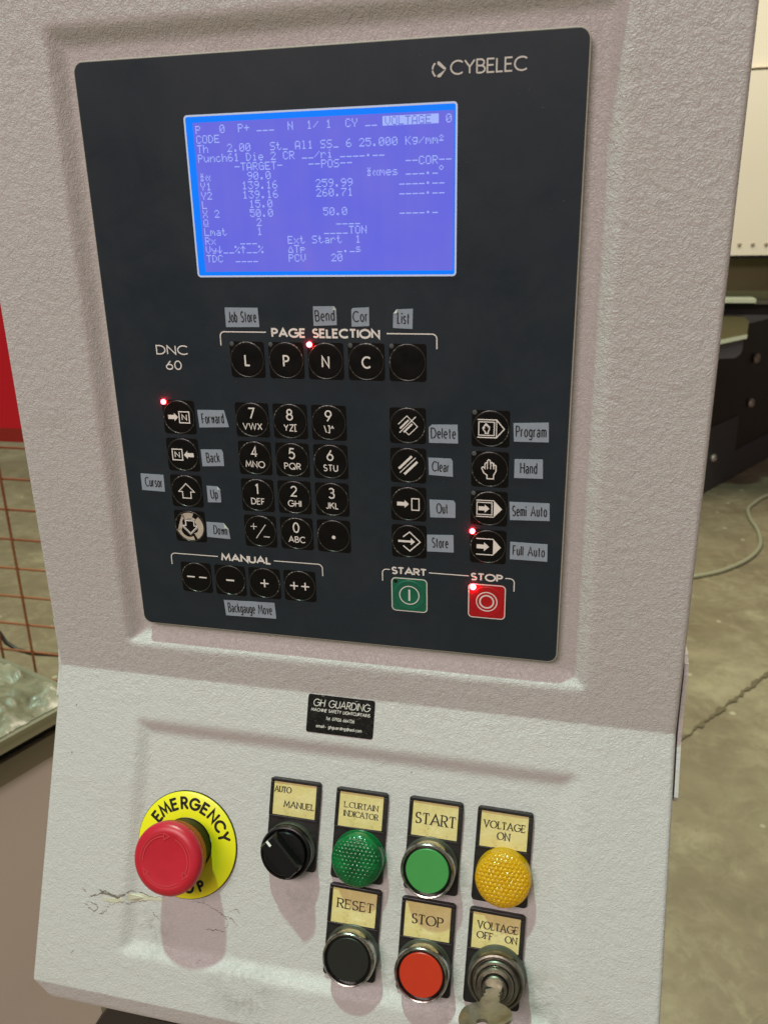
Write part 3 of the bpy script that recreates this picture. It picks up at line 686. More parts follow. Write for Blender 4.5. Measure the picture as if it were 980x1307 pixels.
ROWS = [
 [(0, 'P'), (4, '0'), (7, 'P+'), (10, '___'), (15, 'N'), (18, '1/'), (21, '1'), (24, 'CY'), (27, '__'), (39, '0')],
 [(0, 'CODE')],
 [(0, 'Th'), (5, '2.00'), (12, 'St_'), (16, 'Al1'), (20, 'SS_'), (24, '6'), (26, '25.000'), (33, 'Kg/mm²')],
 [(0, 'Punch61'), (8, 'Die'), (12, '2'), (14, 'CR'), (17, '__/ri'), (23, '____.__')],
 [(6, '-TARGET-'), (18, '--POS--'), (33, '--COR--')],
 [(0, 'ẍα'), (8, '90.0'), (27, 'ẍαmes'), (33, '___._°')],
 [(0, 'Y1'), (7, '139.16'), (19, '259.99'), (32, '____.__')],
 [(0, 'Y2'), (7, '139.16'), (19, '260.71'), (32, '____.__')],
 [(0, 'L'), (8, '15.0')],
 [(0, 'X'), (2, '2'), (8, '50.0'), (20, '50.0'), (32, '____._')],
 [(0, 'Q'), (9, '2'), (22, '____')],
 [(0, 'Lmat'), (9, '1'), (20, '____TON')],
 [(0, 'Rx'), (6, '___'), (14, 'Ext'), (18, 'Start'), (25, '1')],
 [(0, 'Vy↓__%↑__%'), (14, 'ΔTp'), (22, '_._s')],
 [(0, 'TDC'), (5, '____'), (14, 'PCV'), (21, '20')]]
cw, rh = (AX1 - AX0) / 40, (AY1 - AY0) / 16; pw, ph_ = cw / 6, rh / 8.2
def glyphs(mb, s, c, r, z):
    for ch in s:
        hx = PX[ch]
        for j in range(7):
            b = int(hx[2 * j:2 * j + 2], 16)
            i = 0
            while i < 5:
                if b >> (4 - i) & 1:
                    k = i
                    while k < 5 and b >> (4 - k) & 1: k += 1
                    x = AX0 + c * cw + i * pw + .2; x2 = AX0 + c * cw + k * pw + .2 - .06; y = -(AY0 + r * rh + j * ph_ + .35)
                    mb.add([(x, y - ph_ * .88, z), (x2, y - ph_ * .88, z), (x2, y, z), (x, y, z)], [(0, 1, 2, 3)]); i = k
                else: i += 1
        c += 1
st_ = MB()
for r, row in enumerate(ROWS):
    for c, s in row: glyphs(st_, s, c, r, .19)
st_.build('screen_text', scr_text, DS, UP())
MB().poly([(AX0 + 29.7 * cw, -AY0 - .05), (AX0 + 38 * cw, -AY0 - .05), (AX0 + 38 * cw, -AY0 - rh + .2), (AX0 + 29.7 * cw, -AY0 - rh + .2)], .18).build('highlight_bar', scr_text, DS, UP(), 'pale bar behind the word VOLTAGE')
hv = MB(); glyphs(hv, 'VOLTAGE', 30, 0, .23); hv.build('inverse_text', scr_dark, DS, UP())

# ---- keys
def jit(a=.12): return random.uniform(-a, a)
def arrow(mb, x, y, L, wd, hd, hl, ang, z=.05):
    P = [(-L / 2, -wd / 2), (L / 2 - hl, -wd / 2), (L / 2 - hl, -hd / 2), (L / 2, 0), (L / 2 - hl, hd / 2), (L / 2 - hl, wd / 2), (-L / 2, wd / 2)]
    c_, s_ = math.cos(ang), math.sin(ang); P = [(x + a * c_ - b * s_, y + a * s_ + b * c_) for a, b in P]; mb.poly(P, z)
    return P
def outl(mb, P, w, closed=True): stroke(mb, [tuple(p) for p in P] + ([tuple(P[0])] if closed else []), w, .05)
HAND = [(-.28, -1), (.42, -1), (.42, -.62), (.66, -.15), (.66, .42), (.50, .52), (.36, .42), (.36, .62), (.20, .78), (.06, .66), (.02, .98), (-.14, 1.06), (-.26, .92), (-.26, .72), (-.42, .72), (-.52, .58), (-.52, .1), (-.72, .28), (-.86, .12), (-.62, -.38), (-.28, -.62)]
def icon(name, mb):
    w = .42
    if name == 'fwd':
        arrow(mb, -3.0, 0, 5.2, 2.0, 4.0, 2.0, 0); outl(mb, [(.2, -2.7), (5.4, -2.7), (5.4, 2.7), (.2, 2.7)], .55); text(mb, 'N', 1.5, 4.2, -1.5, 3.0, .45)
    elif name == 'back':
        arrow(mb, 3.2, 0, 5.2, 2.0, 4.0, 2.0, math.pi); outl(mb, [(-5.4, -2.7), (-.2, -2.7), (-.2, 2.7), (-5.4, 2.7)], .55); text(mb, 'N', -4.2, -1.5, -1.5, 3.0, .45)
    elif name == 'up': outl(mb, [(0, 3.9), (4.2, -.3), (2.2, -.3), (2.2, -3.6), (-2.2, -3.6), (-2.2, -.3), (-4.2, -.3)], .5)
    elif name == 'down': outl(mb, [(0, -4.3), (4.6, .2), (2.4, .2), (2.4, 3.6), (-2.4, 3.6), (-2.4, .2), (-4.6, .2)], .5)
    elif name in ('delete', 'clear'):
        d = math.sqrt(.5)
        def rot(x, y): return ((x - y) * d, (x + y) * d)
        if name == 'clear':
            for o_, L0_, L1_, ww in ((1.9, -4.2, 4.4, 1.1), (.2, -5.2, 5.2, .42), (-1.7, -4.2, 4.4, 1.1)): stroke(mb, [rot(L0_, o_), rot(L1_, o_)], ww, .05)
        else:
            outl(mb, [rot(-2.6, 3.4), rot(3.0, 3.4), rot(3.0, -3.4), rot(-2.6, -3.4)], .4, False); stroke(mb, [rot(-2.6, -3.4), rot(-2.6, -1)], .4, .05)
            for o_ in (1.5, -.9): stroke(mb, [rot(-3.4, o_), rot(2.2, o_)], .8, .05)
            stroke(mb, [rot(-5, .3), rot(5.6, .3)], .45, .05)
    elif name == 'out': arrow(mb, -2.6, 0, 5.6, 1.8, 3.8, 2.0, 0); outl(mb, [(1.6, -2.8), (5.0, -2.8), (5.0, 2.8), (1.6, 2.8)], .5)
    elif name == 'store':
        outl(mb, [(-2.8, 2.2), (.4, 4.8), (5.4, 0), (.4, -4.8), (-2.8, -2.2)], .55, False); stroke(mb, [(-5.2, 0), (1.6, 0)], 1.0, .05); arrow(mb, 1.8, 0, 2.2, .9, 3.6, 2.0, 0)
    elif name == 'hand': outl(mb, [(x * 4.2, y * 4.3) for x, y in HAND], .5); [stroke(mb, [(x, 3.2), (x, .2)], .42, .06) for x in (-1.1, .35, 1.7)]
    elif name == 'program':
        outl(mb, [(-5.8, 4.0), (2.6, 4.0), (6.0, 0), (2.6, -4.0), (-5.8, -4.0)], .5, False); outl(mb, [(-5.2, 3.0), (1.6, 3.0), (1.6, -3.0), (-5.2, -3.0)], .45)
        stroke(mb, [(2.6, 3.9), (2.6, -3.9)], .4, .05); outl(mb, [(-1.8 + x * 1.9, y * 2.1) for x, y in HAND], .5)
    elif name == 'semi':
        stroke(mb, [(-5.8, 3.9), (2.2, 3.9)], .45, .05); stroke(mb, [(-5.8, -3.9), (2.2, -3.9)], .45, .05); mb.poly([(2.2, 4.1), (6.0, 0), (2.2, -4.1)], .05)
        outl(mb, [(-5.4, 2.9), (1.4, 2.9), (1.4, -2.9), (-5.4, -2.9)], .45); arrow(mb, -2.2, 0, 5.0, 1.9, 3.9, 2.2, 0)
    elif name == 'full':
        stroke(mb, [(-5.4, 3.9), (2.4, 3.9)], .5, .05); stroke(mb, [(-5.4, -3.9), (2.4, -3.9)], .5, .05); mb.poly([(2.4, 4.1), (6.0, 0), (2.4, -4.1)], .05)
        arrow(mb, -2.3, 0, 5.8, 2.0, 4.4, 2.4, 0)
KEYTOP = .42
def key(u, v, legend, label, lamp_=None, base=keyblk, rim=keyrim, s=19.0):
    M = UP(u + s / 2 + jit(.06), v + s / 2 + jit(.06))
    k = MB().rbox(0, 0, s - .7, s - .7, 0, .22, 1.6, .12).lathe([(8.75, .2), (8.4, .36), (7.6, KEYTOP - .02), (4, KEYTOP), (0.01, KEYTOP)], seg=40, cap=False).build('function_key', base, CON, M, label)
    MB().lathe([(9.0, .18), (8.92, .48), (8.72, .58), (8.5, .50), (8.38, .30)], seg=56, cap=False).build('key_ridge', rim, k, M @ Matrix.Rotation(random.uniform(0, 6.28), 4, 'Z'))
    if legend:
        lg = MB()
        if callable(legend): legend(lg)
        else: icon(legend, lg); lg.v = [(x * 1.1, y * 1.1, z) for x, y, z in lg.v]
        lg.build('legend', white, k, M @ Matrix.Translation((0, 0, KEYTOP * MM)))
    if lamp_ == 'off': MB().lathe([(1.15, .2), (1.1, .34), (.8, .42), (.01, .44)], seg=20, cap=False).build('indicator_lamp', offdot, k, M @ Matrix.Translation((-.0078, .0078, 0)))
    if lamp_ == 'on': MB().lathe([(1.35, .2), (1.3, .8), (.9, 1.25), (.4, 1.45), (.01, 1.5)], seg=20, cap=False).build('indicator_lamp', ledm, k, M @ Matrix.Translation((-.0080, .0080, 0)), 'small indicator lamp glowing red')
    return k
def two(a, b, y1=1.9, h1=6.0, h2=3.7, wa=3.7):
    def f(m):
        wa_ = 2.0 if a == '1' else wa
        text(m, a, -wa_ / 2 - .1, wa_ / 2 - .1, .45, h1, .72)
        wb2 = min(11.2, text_width(b, .24, 1) * h2 * .92 + .4); text(m, b, -wb2 / 2, wb2 / 2, -5.2, h2, .50, track=.24)
    return f
def one(a, w=3.4, h=6.0, t=.82): return lambda m: text(m, a, -w * .6, w * .6, -h / 2 - .3, h, t)
P5 = [83.3, 103.9, 124.5, 145.1, 165.7]
key(P5[0], 154.2, one('L', 2.6), 'black page key marked L, lamp off', 'off')
key(P5[1], 154.2, one('P', 2.9), 'black page key marked P, lamp off', 'off')
key(P5[2], 154.2, one('N', 3.4), 'black page key marked N with red lamp lit', 'on')
key(P5[3], 154.2, one('C', 3.9), 'black page key marked C, lamp off', 'off')
key(P5[4], 154.2, None, 'blank black page key at the right end of its row', 'off')
PAD = [[('7', 'VWX'), ('8', 'YZ['), ('9', '\\]^')], [('4', 'MNO'), ('5', 'PQR'), ('6', 'STU')], [('1', 'DEF'), ('2', 'GHI'), ('3', 'JKL')], [None, ('0', 'ABC'), None]]
def plusminus(m):
    stroke(m, [(-5.4, 2.6), (-1.8, 2.6)], .4, .05); stroke(m, [(-3.6, 4.4), (-3.6, .8)], .4, .05); stroke(m, [(-2.6, -4.2), (3.2, 4.0)], .4, .05); stroke(m, [(1.8, -3.0), (5.2, -3.0)], .5, .05)
def dot(m): m.poly([(1.0 * math.cos(t * .3927) + .0, 1.0 * math.sin(t * .3927) - .6) for t in range(16)], .05)
for r in range(4):
    for c in range(3):
        u, v = 83.4 + c * 20.65, 185.2 + r * 20.5
        e = PAD[r][c]
        if e: key(u, v, two(*e), 'black keypad key marked %s %s' % e)
        elif c == 0: key(u, v, plusminus, 'black keypad key marked plus over minus')
        else: key(u, v, dot, 'black keypad key marked with a dot')
key(42.2, 185.2, 'fwd', 'black key with arrow into boxed N, red lamp lit', 'on')
key(42.2, 205.7, 'back', 'black key with arrow pointing left to boxed N')
key(42.2, 226.2, 'up', 'black key with upward outline arrow')
dk = key(42.2, 246.7, 'down', 'worn cream and black key with downward arrow')
wp = MB()
Mdk = UP(42.2 + 9.5, 246.7 + 9.5) @ Matrix.Translation((0, 0, (KEYTOP + .015) * MM))
def band(a0, a1, r0f, r1f, n=16):
    o1 = [(r1f(t) * math.cos(math.radians(a0 + (a1 - a0) * t)), r1f(t) * math.sin(math.radians(a0 + (a1 - a0) * t))) for t in [i / n for i in range(n + 1)]]
    i1 = [(r0f(t) * math.cos(math.radians(a0 + (a1 - a0) * t)), r0f(t) * math.sin(math.radians(a0 + (a1 - a0) * t))) for t in [i / n for i in range(n + 1)]]
    V = [(x, y, 0) for x, y in o1 + i1]; F = [(i, i + 1, n + 2 + i, n + 1 + i) for i in range(n)]; wp.add(V, F)
band(72, 128, lambda t: 4.6, lambda t: 8.0); band(118, 200, lambda t: 5.0 + .5 * math.sin(t * 7), lambda t: 7.9 - 1.5 * math.sin(t * 3.1)); band(195, 285, lambda t: 5.7 + .8 * math.sin(t * 3), lambda t: 8.1)
band(-62, 48, lambda t: 4.4 + .6 * math.sin(t * 6), lambda t: 8.2 - .5 * t); band(45, 75, lambda t: 4.2, lambda t: 5.6)
wp.build('worn_patch', worn, dk, Mdk, 'cream patch where the black surface has worn off')
ar = MB(); AP = [(0, -4.9), (5.2, .5), (2.9, .5), (2.9, 4.0), (-2.9, 4.0), (-2.9, .5), (-5.2, .5)]; ar.poly(AP, .02, .05); ar.build('arrow_field', keyblk, dk, Mdk)
ar = MB(); outl(ar, [(x * .84, y * .84) for x, y in AP], .55); ar.build('arrow_outline', white, dk, Mdk @ Matrix.Translation((0, 0, .02 * MM)))
VR = [185.2, 205.7, 226.2, 246.7]
for v, n_, l in zip(VR, ('delete', 'clear', 'out', 'store'), ('slashed tilted box beside the Delete sticker', 'slanted bars beside the Clear sticker', 'arrow to a tall box beside the Out sticker', 'arrow into a diamond beside the Store sticker')): key(165.4, v, n_, 'black key with ' + l)
for v, n_, l, lm in zip(VR, ('program', 'hand', 'semi', 'full'), ('boxed hand beside the Program sticker', 'outlined hand beside the Hand sticker', 'boxed arrow and filled point beside the Semi Auto sticker', 'arrow and filled point beside the Full Auto sticker, red lamp lit'), ('off', 'off', 'off', 'on')): key(206.3, v, n_, 'black key with ' + l, lm)
def mm2(m): stroke(m, [(-5.6, .3), (-1.0, .3)], .8, .05); stroke(m, [(1.6, .3), (6.2, .3)], .8, .05)
def m1(m): stroke(m, [(-2.4, .1), (2.4, .1)], .9, .05)
def p1(m): stroke(m, [(-2.4, 0), (2.4, 0)], .75, .05); stroke(m, [(0, -2.4), (0, 2.4)], .75, .05)
def p2(m):
    for x in (-3.2, 3.2): stroke(m, [(x - 2.3, 0), (x + 2.3, 0)], .75, .05); stroke(m, [(x, -2.3), (x, 2.3)], .75, .05)
for i, (f_, l) in enumerate(((mm2, 'double minus'), (m1, 'single minus'), (p1, 'single plus'), (p2, 'double plus'))): key(42.8 + i * 20.4, 277.5, f_, 'black manual key marked with a ' + l)
def framed_key(u, v, m, label, f_, lit):
    M = UP(u + 9.5, v + 9.5); k = MB().rbox(0, 0, 19.6, 19.6, 0, .25, 2.4, .12).build('function_key', m, CON, M, label)
    MB().lathe([(8.5, .22), (8.2, .5), (7.6, .42), (0.01, .42)], seg=48, cap=False).build('key_dome', m, k, M)
    b = MB(); stroke(b, rrpts(0, 0, 18.9, 18.9, 2.1), .5, .28); b.build('key_border', pinkp, k, M)
    g = MB(); f_(g); g.build('legend', pinkp, k, M @ Matrix.Translation((0, 0, .43 * MM)))
    if lit: MB().lathe([(1.6, .2), (1.5, .9), (1.0, 1.4), (.01, 1.6)], seg=20, cap=False).build('indicator_lamp', ledm, k, M @ Matrix.Translation((-.0072, .0078, 0)), 'small indicator lamp glowing red')
    else: MB().lathe([(1.1, .2), (1.0, .4), (.01, .45)], seg=20, cap=False).build('indicator_lamp', collar, k, M @ Matrix.Translation((-.0074, .0076, 0)))
def ic_start(m): stroke(m, flat([(A_, 0, 0, 5.2, 5.2, 90, 450)], 24), .55, .03); stroke(m, [(0, 3.3), (0, -3.3)], 1.0, .03)
def ic_stop(m): stroke(m, flat([(A_, 0, 0, 5.3, 5.3, 90, 450)], 24), .6, .03); stroke(m, flat([(A_, 0, 0, 3.5, 3.5, 90, 450)], 24), .8, .03)
framed_key(165.3, 277.4, green_k, 'green start key with a circled bar', ic_start, False)
framed_key(206.3, 277.4, red_k, 'red stop key with double ring and red lamp lit', ic_stop, True)
# ---- printed titles and brackets
t = MB(); text(t, 'DNC', 42.6, 60.4, -162.0, 4.9, .62); text(t, '60', 47.2, 56.2, -169.8, 4.9, .62); t.build('printed_name', white, KP, UP(), 'white print DNC 60')
t = MB(); text(t, 'CYBELEC', 195.0, 227.6, -40.8, 5.7, .66, track=.17)
lg = t
stroke(t, flat([(A_, 190.4, -38.3, 3.0, 3.1, 128, 178)]), .7, .05); stroke(t, flat([(A_, 190.4, -38.3, 3.0, 3.1, 186, 236)]), .7, .05)
t.poly([(189.7, -35.2), (190.4, -35.3), (193.3, -38.0), (193.0, -38.6), (191.9, -38.2), (189.4, -36.2)], .05); t.poly([(192.6, -38.7), (193.3, -38.3), (190.9, -41.3), (189.5, -41.3), (189.5, -40.5)], .07)
t.build('printed_emblem', stick_ink, KP, UP(), 'silver maker name with a small round emblem')
t = MB(); text(t, 'PAGE SELECTION', 106.4, 161.8, -152.6, 4.7, .98, track=.22, space=.42)
stroke(t, [(79.0, -156.9), (79.0, -152.4), (A_, 81.2, -152.3, 2.2, 2.3, 180, 90)][:2] + flat([(A_, 81.2, -152.3, 2.2, 2.3, 180, 90)]) + [(103.6, -150.0)], .55, .05)
stroke(t, [(165.0, -150.0)] + flat([(A_, 187.0, -152.3, 2.4, 2.3, 90, 0)]) + [(189.4, -157.0)], .55, .05); t.build('printed_heading', white, KP, UP(), 'white bold heading PAGE SELECTION with bracket line')
t = MB(); text(t, 'MANUAL', 68.2, 97.8, -275.7, 4.6, .98, track=.2)
stroke(t, [(37.9, -280.0)] + flat([(A_, 40.3, -275.6, 2.4, 2.4, 180, 90)]) + [(66.4, -273.2)], .5, .05); stroke(t, [(99.4, -273.2)] + flat([(A_, 124.6, -275.6, 2.4, 2.4, 90, 0)]) + [(127.0, -280.0)], .5, .05)
t.build('printed_heading', white, KP, UP(), 'white bold heading MANUAL with bracket line')
t = MB(); text(t, 'START', 165.2, 184.2, -275.5, 4.3, .85, track=.16); text(t, 'STOP', 207.2, 223.8, -275.5, 4.3, .85, track=.2)
stroke(t, [(160.3, -279.8)] + flat([(A_, 162.5, -275.2, 2.2, 2.2, 180, 90)]) + [(164.4, -273.0)], .5, .05); stroke(t, [(185.3, -273.2), (206.3, -273.2)], .5, .05)
stroke(t, [(225.0, -273.0)] + flat([(A_, 227.4, -275.2, 2.2, 2.2, 90, 0)]) + [(229.6, -280.0)], .5, .05); t.build('printed_heading', white, KP, UP(), 'white bold headings START and STOP with bracket line')
# ---- tape stickers
ST = {'Job Store': [(82.7, 138.1), (100.1, 138.2), (100.4, 147.5), (82.6, 147.7)], 'Bend': [(128.7, 137.4), (139.3, 137.3), (140.4, 138.6), (140.4, 146.2), (128.6, 146.7)],
 'Cor': [(147.9, 138.9), (148.6, 138.1), (156.7, 137.7), (156.6, 146.5), (147.8, 146.9)], 'List': [(168.5, 140.4), (170.0, 138.6), (178.0, 138.3), (177.7, 147.7), (168.2, 147.3)],
 'Forward': [(62.5, 190.5), (77.6, 190.2), (79.6, 199.1), (62.9, 199.9)], 'Back': [(62.3, 211.9), (74.2, 211.5), (75.0, 213), (75.0, 220.4), (62.5, 221.2)],
 'Cursor': [(25.1, 227.1), (38.8, 227.3), (38.6, 236.9), (24.9, 236.6)], 'Up': [(63.7, 232.1), (70.0, 232.2), (71.5, 234), (71.5, 241.1), (63.7, 241.5)],
 'Down': [(61.6, 253.0), (71.8, 253.1), (74.4, 256.5), (74.9, 262.2), (61.2, 261.8)], 'Delete': [(185.4, 195.2), (187.0, 193.8), (199.7, 193.4), (200.0, 202.8), (185.6, 203.0)],
 'Clear': [(185.2, 210.7), (196.6, 210.7), (197.4, 212), (197.6, 220.0), (185.5, 219.6)], 'Out': [(185.7, 232.7), (198.0, 232.5), (199.0, 234), (199.0, 241.7), (186.1, 242.2)],
 'Store': [(184.4, 251.9), (198.1, 251.2), (198.3, 260.7), (184.4, 261.1)], 'Program': [(226.6, 191.6), (243.2, 190.8), (243.6, 200.4), (227.1, 200.7)],
 'Hand': [(227.7, 209.5), (241.2, 209.0), (241.6, 218.7), (227.8, 219.0)], 'Semi Auto': [(225.9, 231.5), (245.4, 231.2), (245.8, 240.3), (226.4, 241.0)],
 'Full Auto': [(226.9, 252.7), (245.4, 252.8), (245.6, 262.1), (227.0, 262.1)], 'Backgauge Move': [(67.6, 299.6), (98.0, 298.7), (98.5, 308.4), (68.2, 309.2)]}
FIT = {'Forward': (.12, .86), 'Down': (.3, .9), 'Cursor': (.16, .92), 'Back': (.22, .84), 'Up': (.24, .8), 'Out': (.26, .72), 'Hand': (.2, .8), 'List': (.22, .84), 'Store': (.18, .8), 'Clear': (.14, .86)}
curl_m = mat('tape_back', (.62, .62, .55), .4)
CURL = {'Bend': [(139.3, 137.3), (140.4, 139.4), (138.7, 138.9)], 'List': [(168.5, 140.6), (170.4, 138.5), (170.4, 140.3)], 'Down': [(71.8, 253.1), (74.4, 256.5), (72.3, 255.6)], 'Up': [(70.0, 232.2), (71.5, 234), (70.1, 233.6)]}
for nm, pg in ST.items():
    pg = [(u, -v) for u, v in pg]; s = MB().poly(pg, .03, .20).build('label_sticker', tape, CON, UP(), 'blue-grey tape label reading ' + nm)
    x0, x1 = min(p[0] for p in pg), max(p[0] for p in pg); y0, y1 = min(p[1] for p in pg), max(p[1] for p in pg)
    a, b = FIT.get(nm, (.07, .93)); tilt = math.atan2(pg[-2][1] - pg[-1][1], pg[-2][0] - pg[-1][0]) if abs(pg[-2][0] - pg[-1][0]) > 2 else 0
    cx, cy = (x0 + x1) / 2, (y0 + y1) / 2
    m = MB(); text(m, nm, x0 + (x1 - x0) * a, x0 + (x1 - x0) * b, y0 + (y1 - y0) * .24, (y1 - y0) * .58, .56, z=.24, track=.29,
                   tfm=lambda X, Y: (cx + (X - cx) * math.cos(tilt) - (Y - cy) * math.sin(tilt), cy + (X - cx) * math.sin(tilt) + (Y - cy) * math.cos(tilt)))
    m.build('lettering', ink, s, UP())
    if nm in CURL:
        (ax, ay), (bx, by), (qx_, qy_) = CURL[nm]
        c_ = MB(); c_.add([(ax, -ay, .21), (bx, -by, .21), (qx_, -qy_, 1.0), (ax, -ay, .26), (bx, -by, .26), (qx_, -qy_, 1.05)], [(0, 1, 2), (5, 4, 3), (0, 2, 5, 3), (2, 1, 4, 5)]); c_.build('curled_corner', curl_m, s, UP())

# ================================================================== lower face fittings
BASE = -3.6          # recess floor below the face plane
# maker sticker across the top of the lower face
ms = MB().rbox(136.1, -11.2, 39.4, 21.6, 0, .25, 1.4, .08).build('maker_sticker', stick, CON, LO(1.3, 0, .05), 'black foil sticker with silver lettering')
t = MB(); text(t, 'GH GUARDING', 119.6, 153.0, -7.0, 4.3, .42, z=.30, track=.18, shear=.12); text(t, 'MACHINE SAFETY LIGHTCURTAINS', 118.6, 153.4, -9.9, 1.9, .3, z=.30, track=.22, shear=.12)
text(t, 'Tel. 07926 664726', 127.6, 144.6, -14.2, 1.9, .27, z=.30, track=.22, shear=.12); text(t, 'email:- ghguarding@aol.com', 122.2, 149.2, -18.9, 1.9, .27, z=.30, track=.2, shear=.1)
t.build('lettering', stick_ink, ms, LO(1.3, 0, .05))
def cpos(u, s, h):      # where the axis of a fitting seen at (u, s, h) stands
    return LO(u, s, h)
# ---- emergency stop
EU, ES = 48.5, 96.2
M = LO(EU, ES, BASE)
es = MB().lathe([(31, 0), (31, 1.3), (30.5, 1.6), (16, 1.6)], seg=96, cap=False).build('emergency_stop', yellow, CON, M, 'yellow emergency stop disc with red mushroom push button')
t = MB()
def arctext(mb, s, ang0, step, rad, hgt, w, flip=False):
    for i, ch in enumerate(s):
        a = math.radians(ang0 - i * step if not flip else ang0 + i * step)
        rot_ = a - math.pi / 2 if not flip else a + math.pi / 2
        wd = min(GL[ch][0], .92) * hgt * .8 + w
        def tf(x, y, a=a, rot_=rot_):
            return (rad * math.cos(a) + x * math.cos(rot_) - y * math.sin(rot_), rad * math.sin(a) + x * math.sin(rot_) + y * math.cos(rot_))
        text(mb, ch, -wd / 2, wd / 2, -hgt / 2, hgt, w, z=0, rnd=True, tfm=tf)
arctext(t, 'EMERGENCY', 145.5, 15.8, 24.4, 7.6, 1.6); arctext(t, 'STOP', -117, 18, 24.6, 6.6, 1.6, True)
t.build('lettering', ink, es, M @ Matrix.Translation((0, 0, 1.65 * MM)))
MB().lathe([(31.4, -.3), (31.4, .9), (30.9, .9)], seg=96, cap=False).build('disc_rim', blk, es, M)
MB().lathe([(15.6, 1.5), (15.6, 9.5), (14.8, 10.2), (12, 10.2)], seg=64, cap=False).build('collar', collar, es, M)
# knurled skirt and mushroom head; its axis leans a little
Mh = LO(EU + .2, ES + .2, BASE)
kn = MB(); L = []; SEG = 180
for r, z, k in ((12.5, 9.8, 0), (16.8, 12.0, 0), (17.4, 12.8, .5), (19.8, 20.6, .5), (20.2, 21.2, 0)):
    L.append([((r + (k * (j % 2))) * math.cos(2 * math.pi * j / SEG), (r + (k * (j % 2))) * math.sin(2 * math.pi * j / SEG), z) for j in range(SEG)])
kn.loops(L, False, False); kn.build('knurled_skirt', redskirt, es, Mh)
MB().lathe([(20.0, 21.0), (20.4, 21.8), (20.6, 23.6), (20.4, 25.2), (19.7, 26.6), (18.4, 27.6), (16.6, 28.2), (15.4, 28.3), (14.6, 28.15), (10, 27.7), (.01, 27.6)], seg=96, cap=False).build('mushroom_head', redp, es, Mh, 'red mushroom head with three turn arrows')
t = MB()
for a0 in (160, 40, -80):
    P = flat([(A_, 0, 0, 13.6, 13.6, a0 + 28, a0 - 62)], 20); stroke(t, P, .55, .0)
    e = math.radians(a0 - 62); ex_, ey_ = 13.6 * math.cos(e), 13.6 * math.sin(e); d = (math.sin(e), -math.cos(e)); nn = (math.cos(e), math.sin(e))
    stroke(t, [(ex_, ey_), (ex_ + nn[0] * 1.7, ey_ + nn[1] * 1.7), (ex_ + d[0] * 3.4, ey_ + d[1] * 3.4), (ex_ - nn[0] * 1.7, ey_ - nn[1] * 1.7), (ex_, ey_)][:5], .5, 0)
    stroke(t, flat([(A_, 0, 0, 15.2, 15.2, a0 + 26, a0 - 58)], 20), .35, .0)
t.build('turn_arrows', mat('pale_red', (.66, .06, .07), .35), es, Mh @ Matrix.Translation((0, 0, 28.34 * MM)))

# ---- legend plates + devices
def plate(u, s, label, lines, partname):
    M = LO(u, s, BASE)            # u, s = centre of the top edge
    M = M @ Matrix.Rotation(math.radians(-random.uniform(-.3, .8)), 4, 'Z')
    p = MB()
    w, hgt = 30.0, 50.5
    p.rbox(0, -hgt / 2, w, hgt, 0, 2.2, 2.0, .5); 
    pl = p.build(partname, blk, CON, M, label)
    f = MB()
    # raised frame round the insert: four bars butted end to end
    f.rbox(0, -.95, 29.6, 1.9, 2.1, 3.3, .9, .4); f.rbox(-13.85, -11.5, 1.9, 18.9, 2.1, 3.25, .4, .4); f.rbox(13.75, -11.5, 2.1, 18.9, 2.1, 3.25, .4, .4); f.rbox(0, -21.6, 29.4, 1.1, 2.1, 2.9, .4, .3)
    f.build('plate_frame', blk, pl, M)
    ins = MB(); pts = [(-12.75 + jit(.2), -2.0), (12.6, -2.0 + jit(.1)), (12.6, -20.6 + jit(.3)), (-12.7, -20.9 + jit(.3))]
    ins.poly(pts, 2.22, 2.5); ins.build('name_insert', insert, pl, M, 'worn yellow name insert')
    t = MB()
    for (s_, x0, x1, y, hg, w_) in lines: text(t, s_, x0, x1, y, hg, w_, z=2.56, serif=True, track=.22)
    t.build('lettering', ink, pl, M); return pl, M
def dev(u, s, h):   # local frame whose axis shows at (u, s) when seen at height h above the recess floor
    return LO(u, s, BASE)
def ring(par, M, cap, capm=None, capname='button_cap'):
    MB().lathe([(15.2, 2.0), (15.2, 3.2), (14.8, 3.6), (14.6, 7.0)], seg=72, cap=False).build('seat_ring', olive, par, M)
    MB().lathe([(14.6, 6.8), (14.75, 8.2), (14.75, 11.6), (14.45, 12.5), (13.9, 12.9), (13.3, 12.7), (13.0, 12.2), (12.9, 8)], seg=96, cap=False).build('bezel', chrome, par, M, 'worn chrome bezel ring')
    MB().lathe([(12.95, 11.2), (12.0, 11.4), (11.9, 9)], seg=72, cap=False).build('gap_ring', blkgloss, par, M)
    MB().lathe([(11.85, 8), (11.8, 11.9), (11.4, 12.3), (8, 12.25), (.01, 12.2)], seg=72, cap=False).build(capname, cap, par, M)
reflm = mat('added_lens_backing', (.85, .85, .80), .35)  # for the unseen pale disc added behind each lens to brighten it
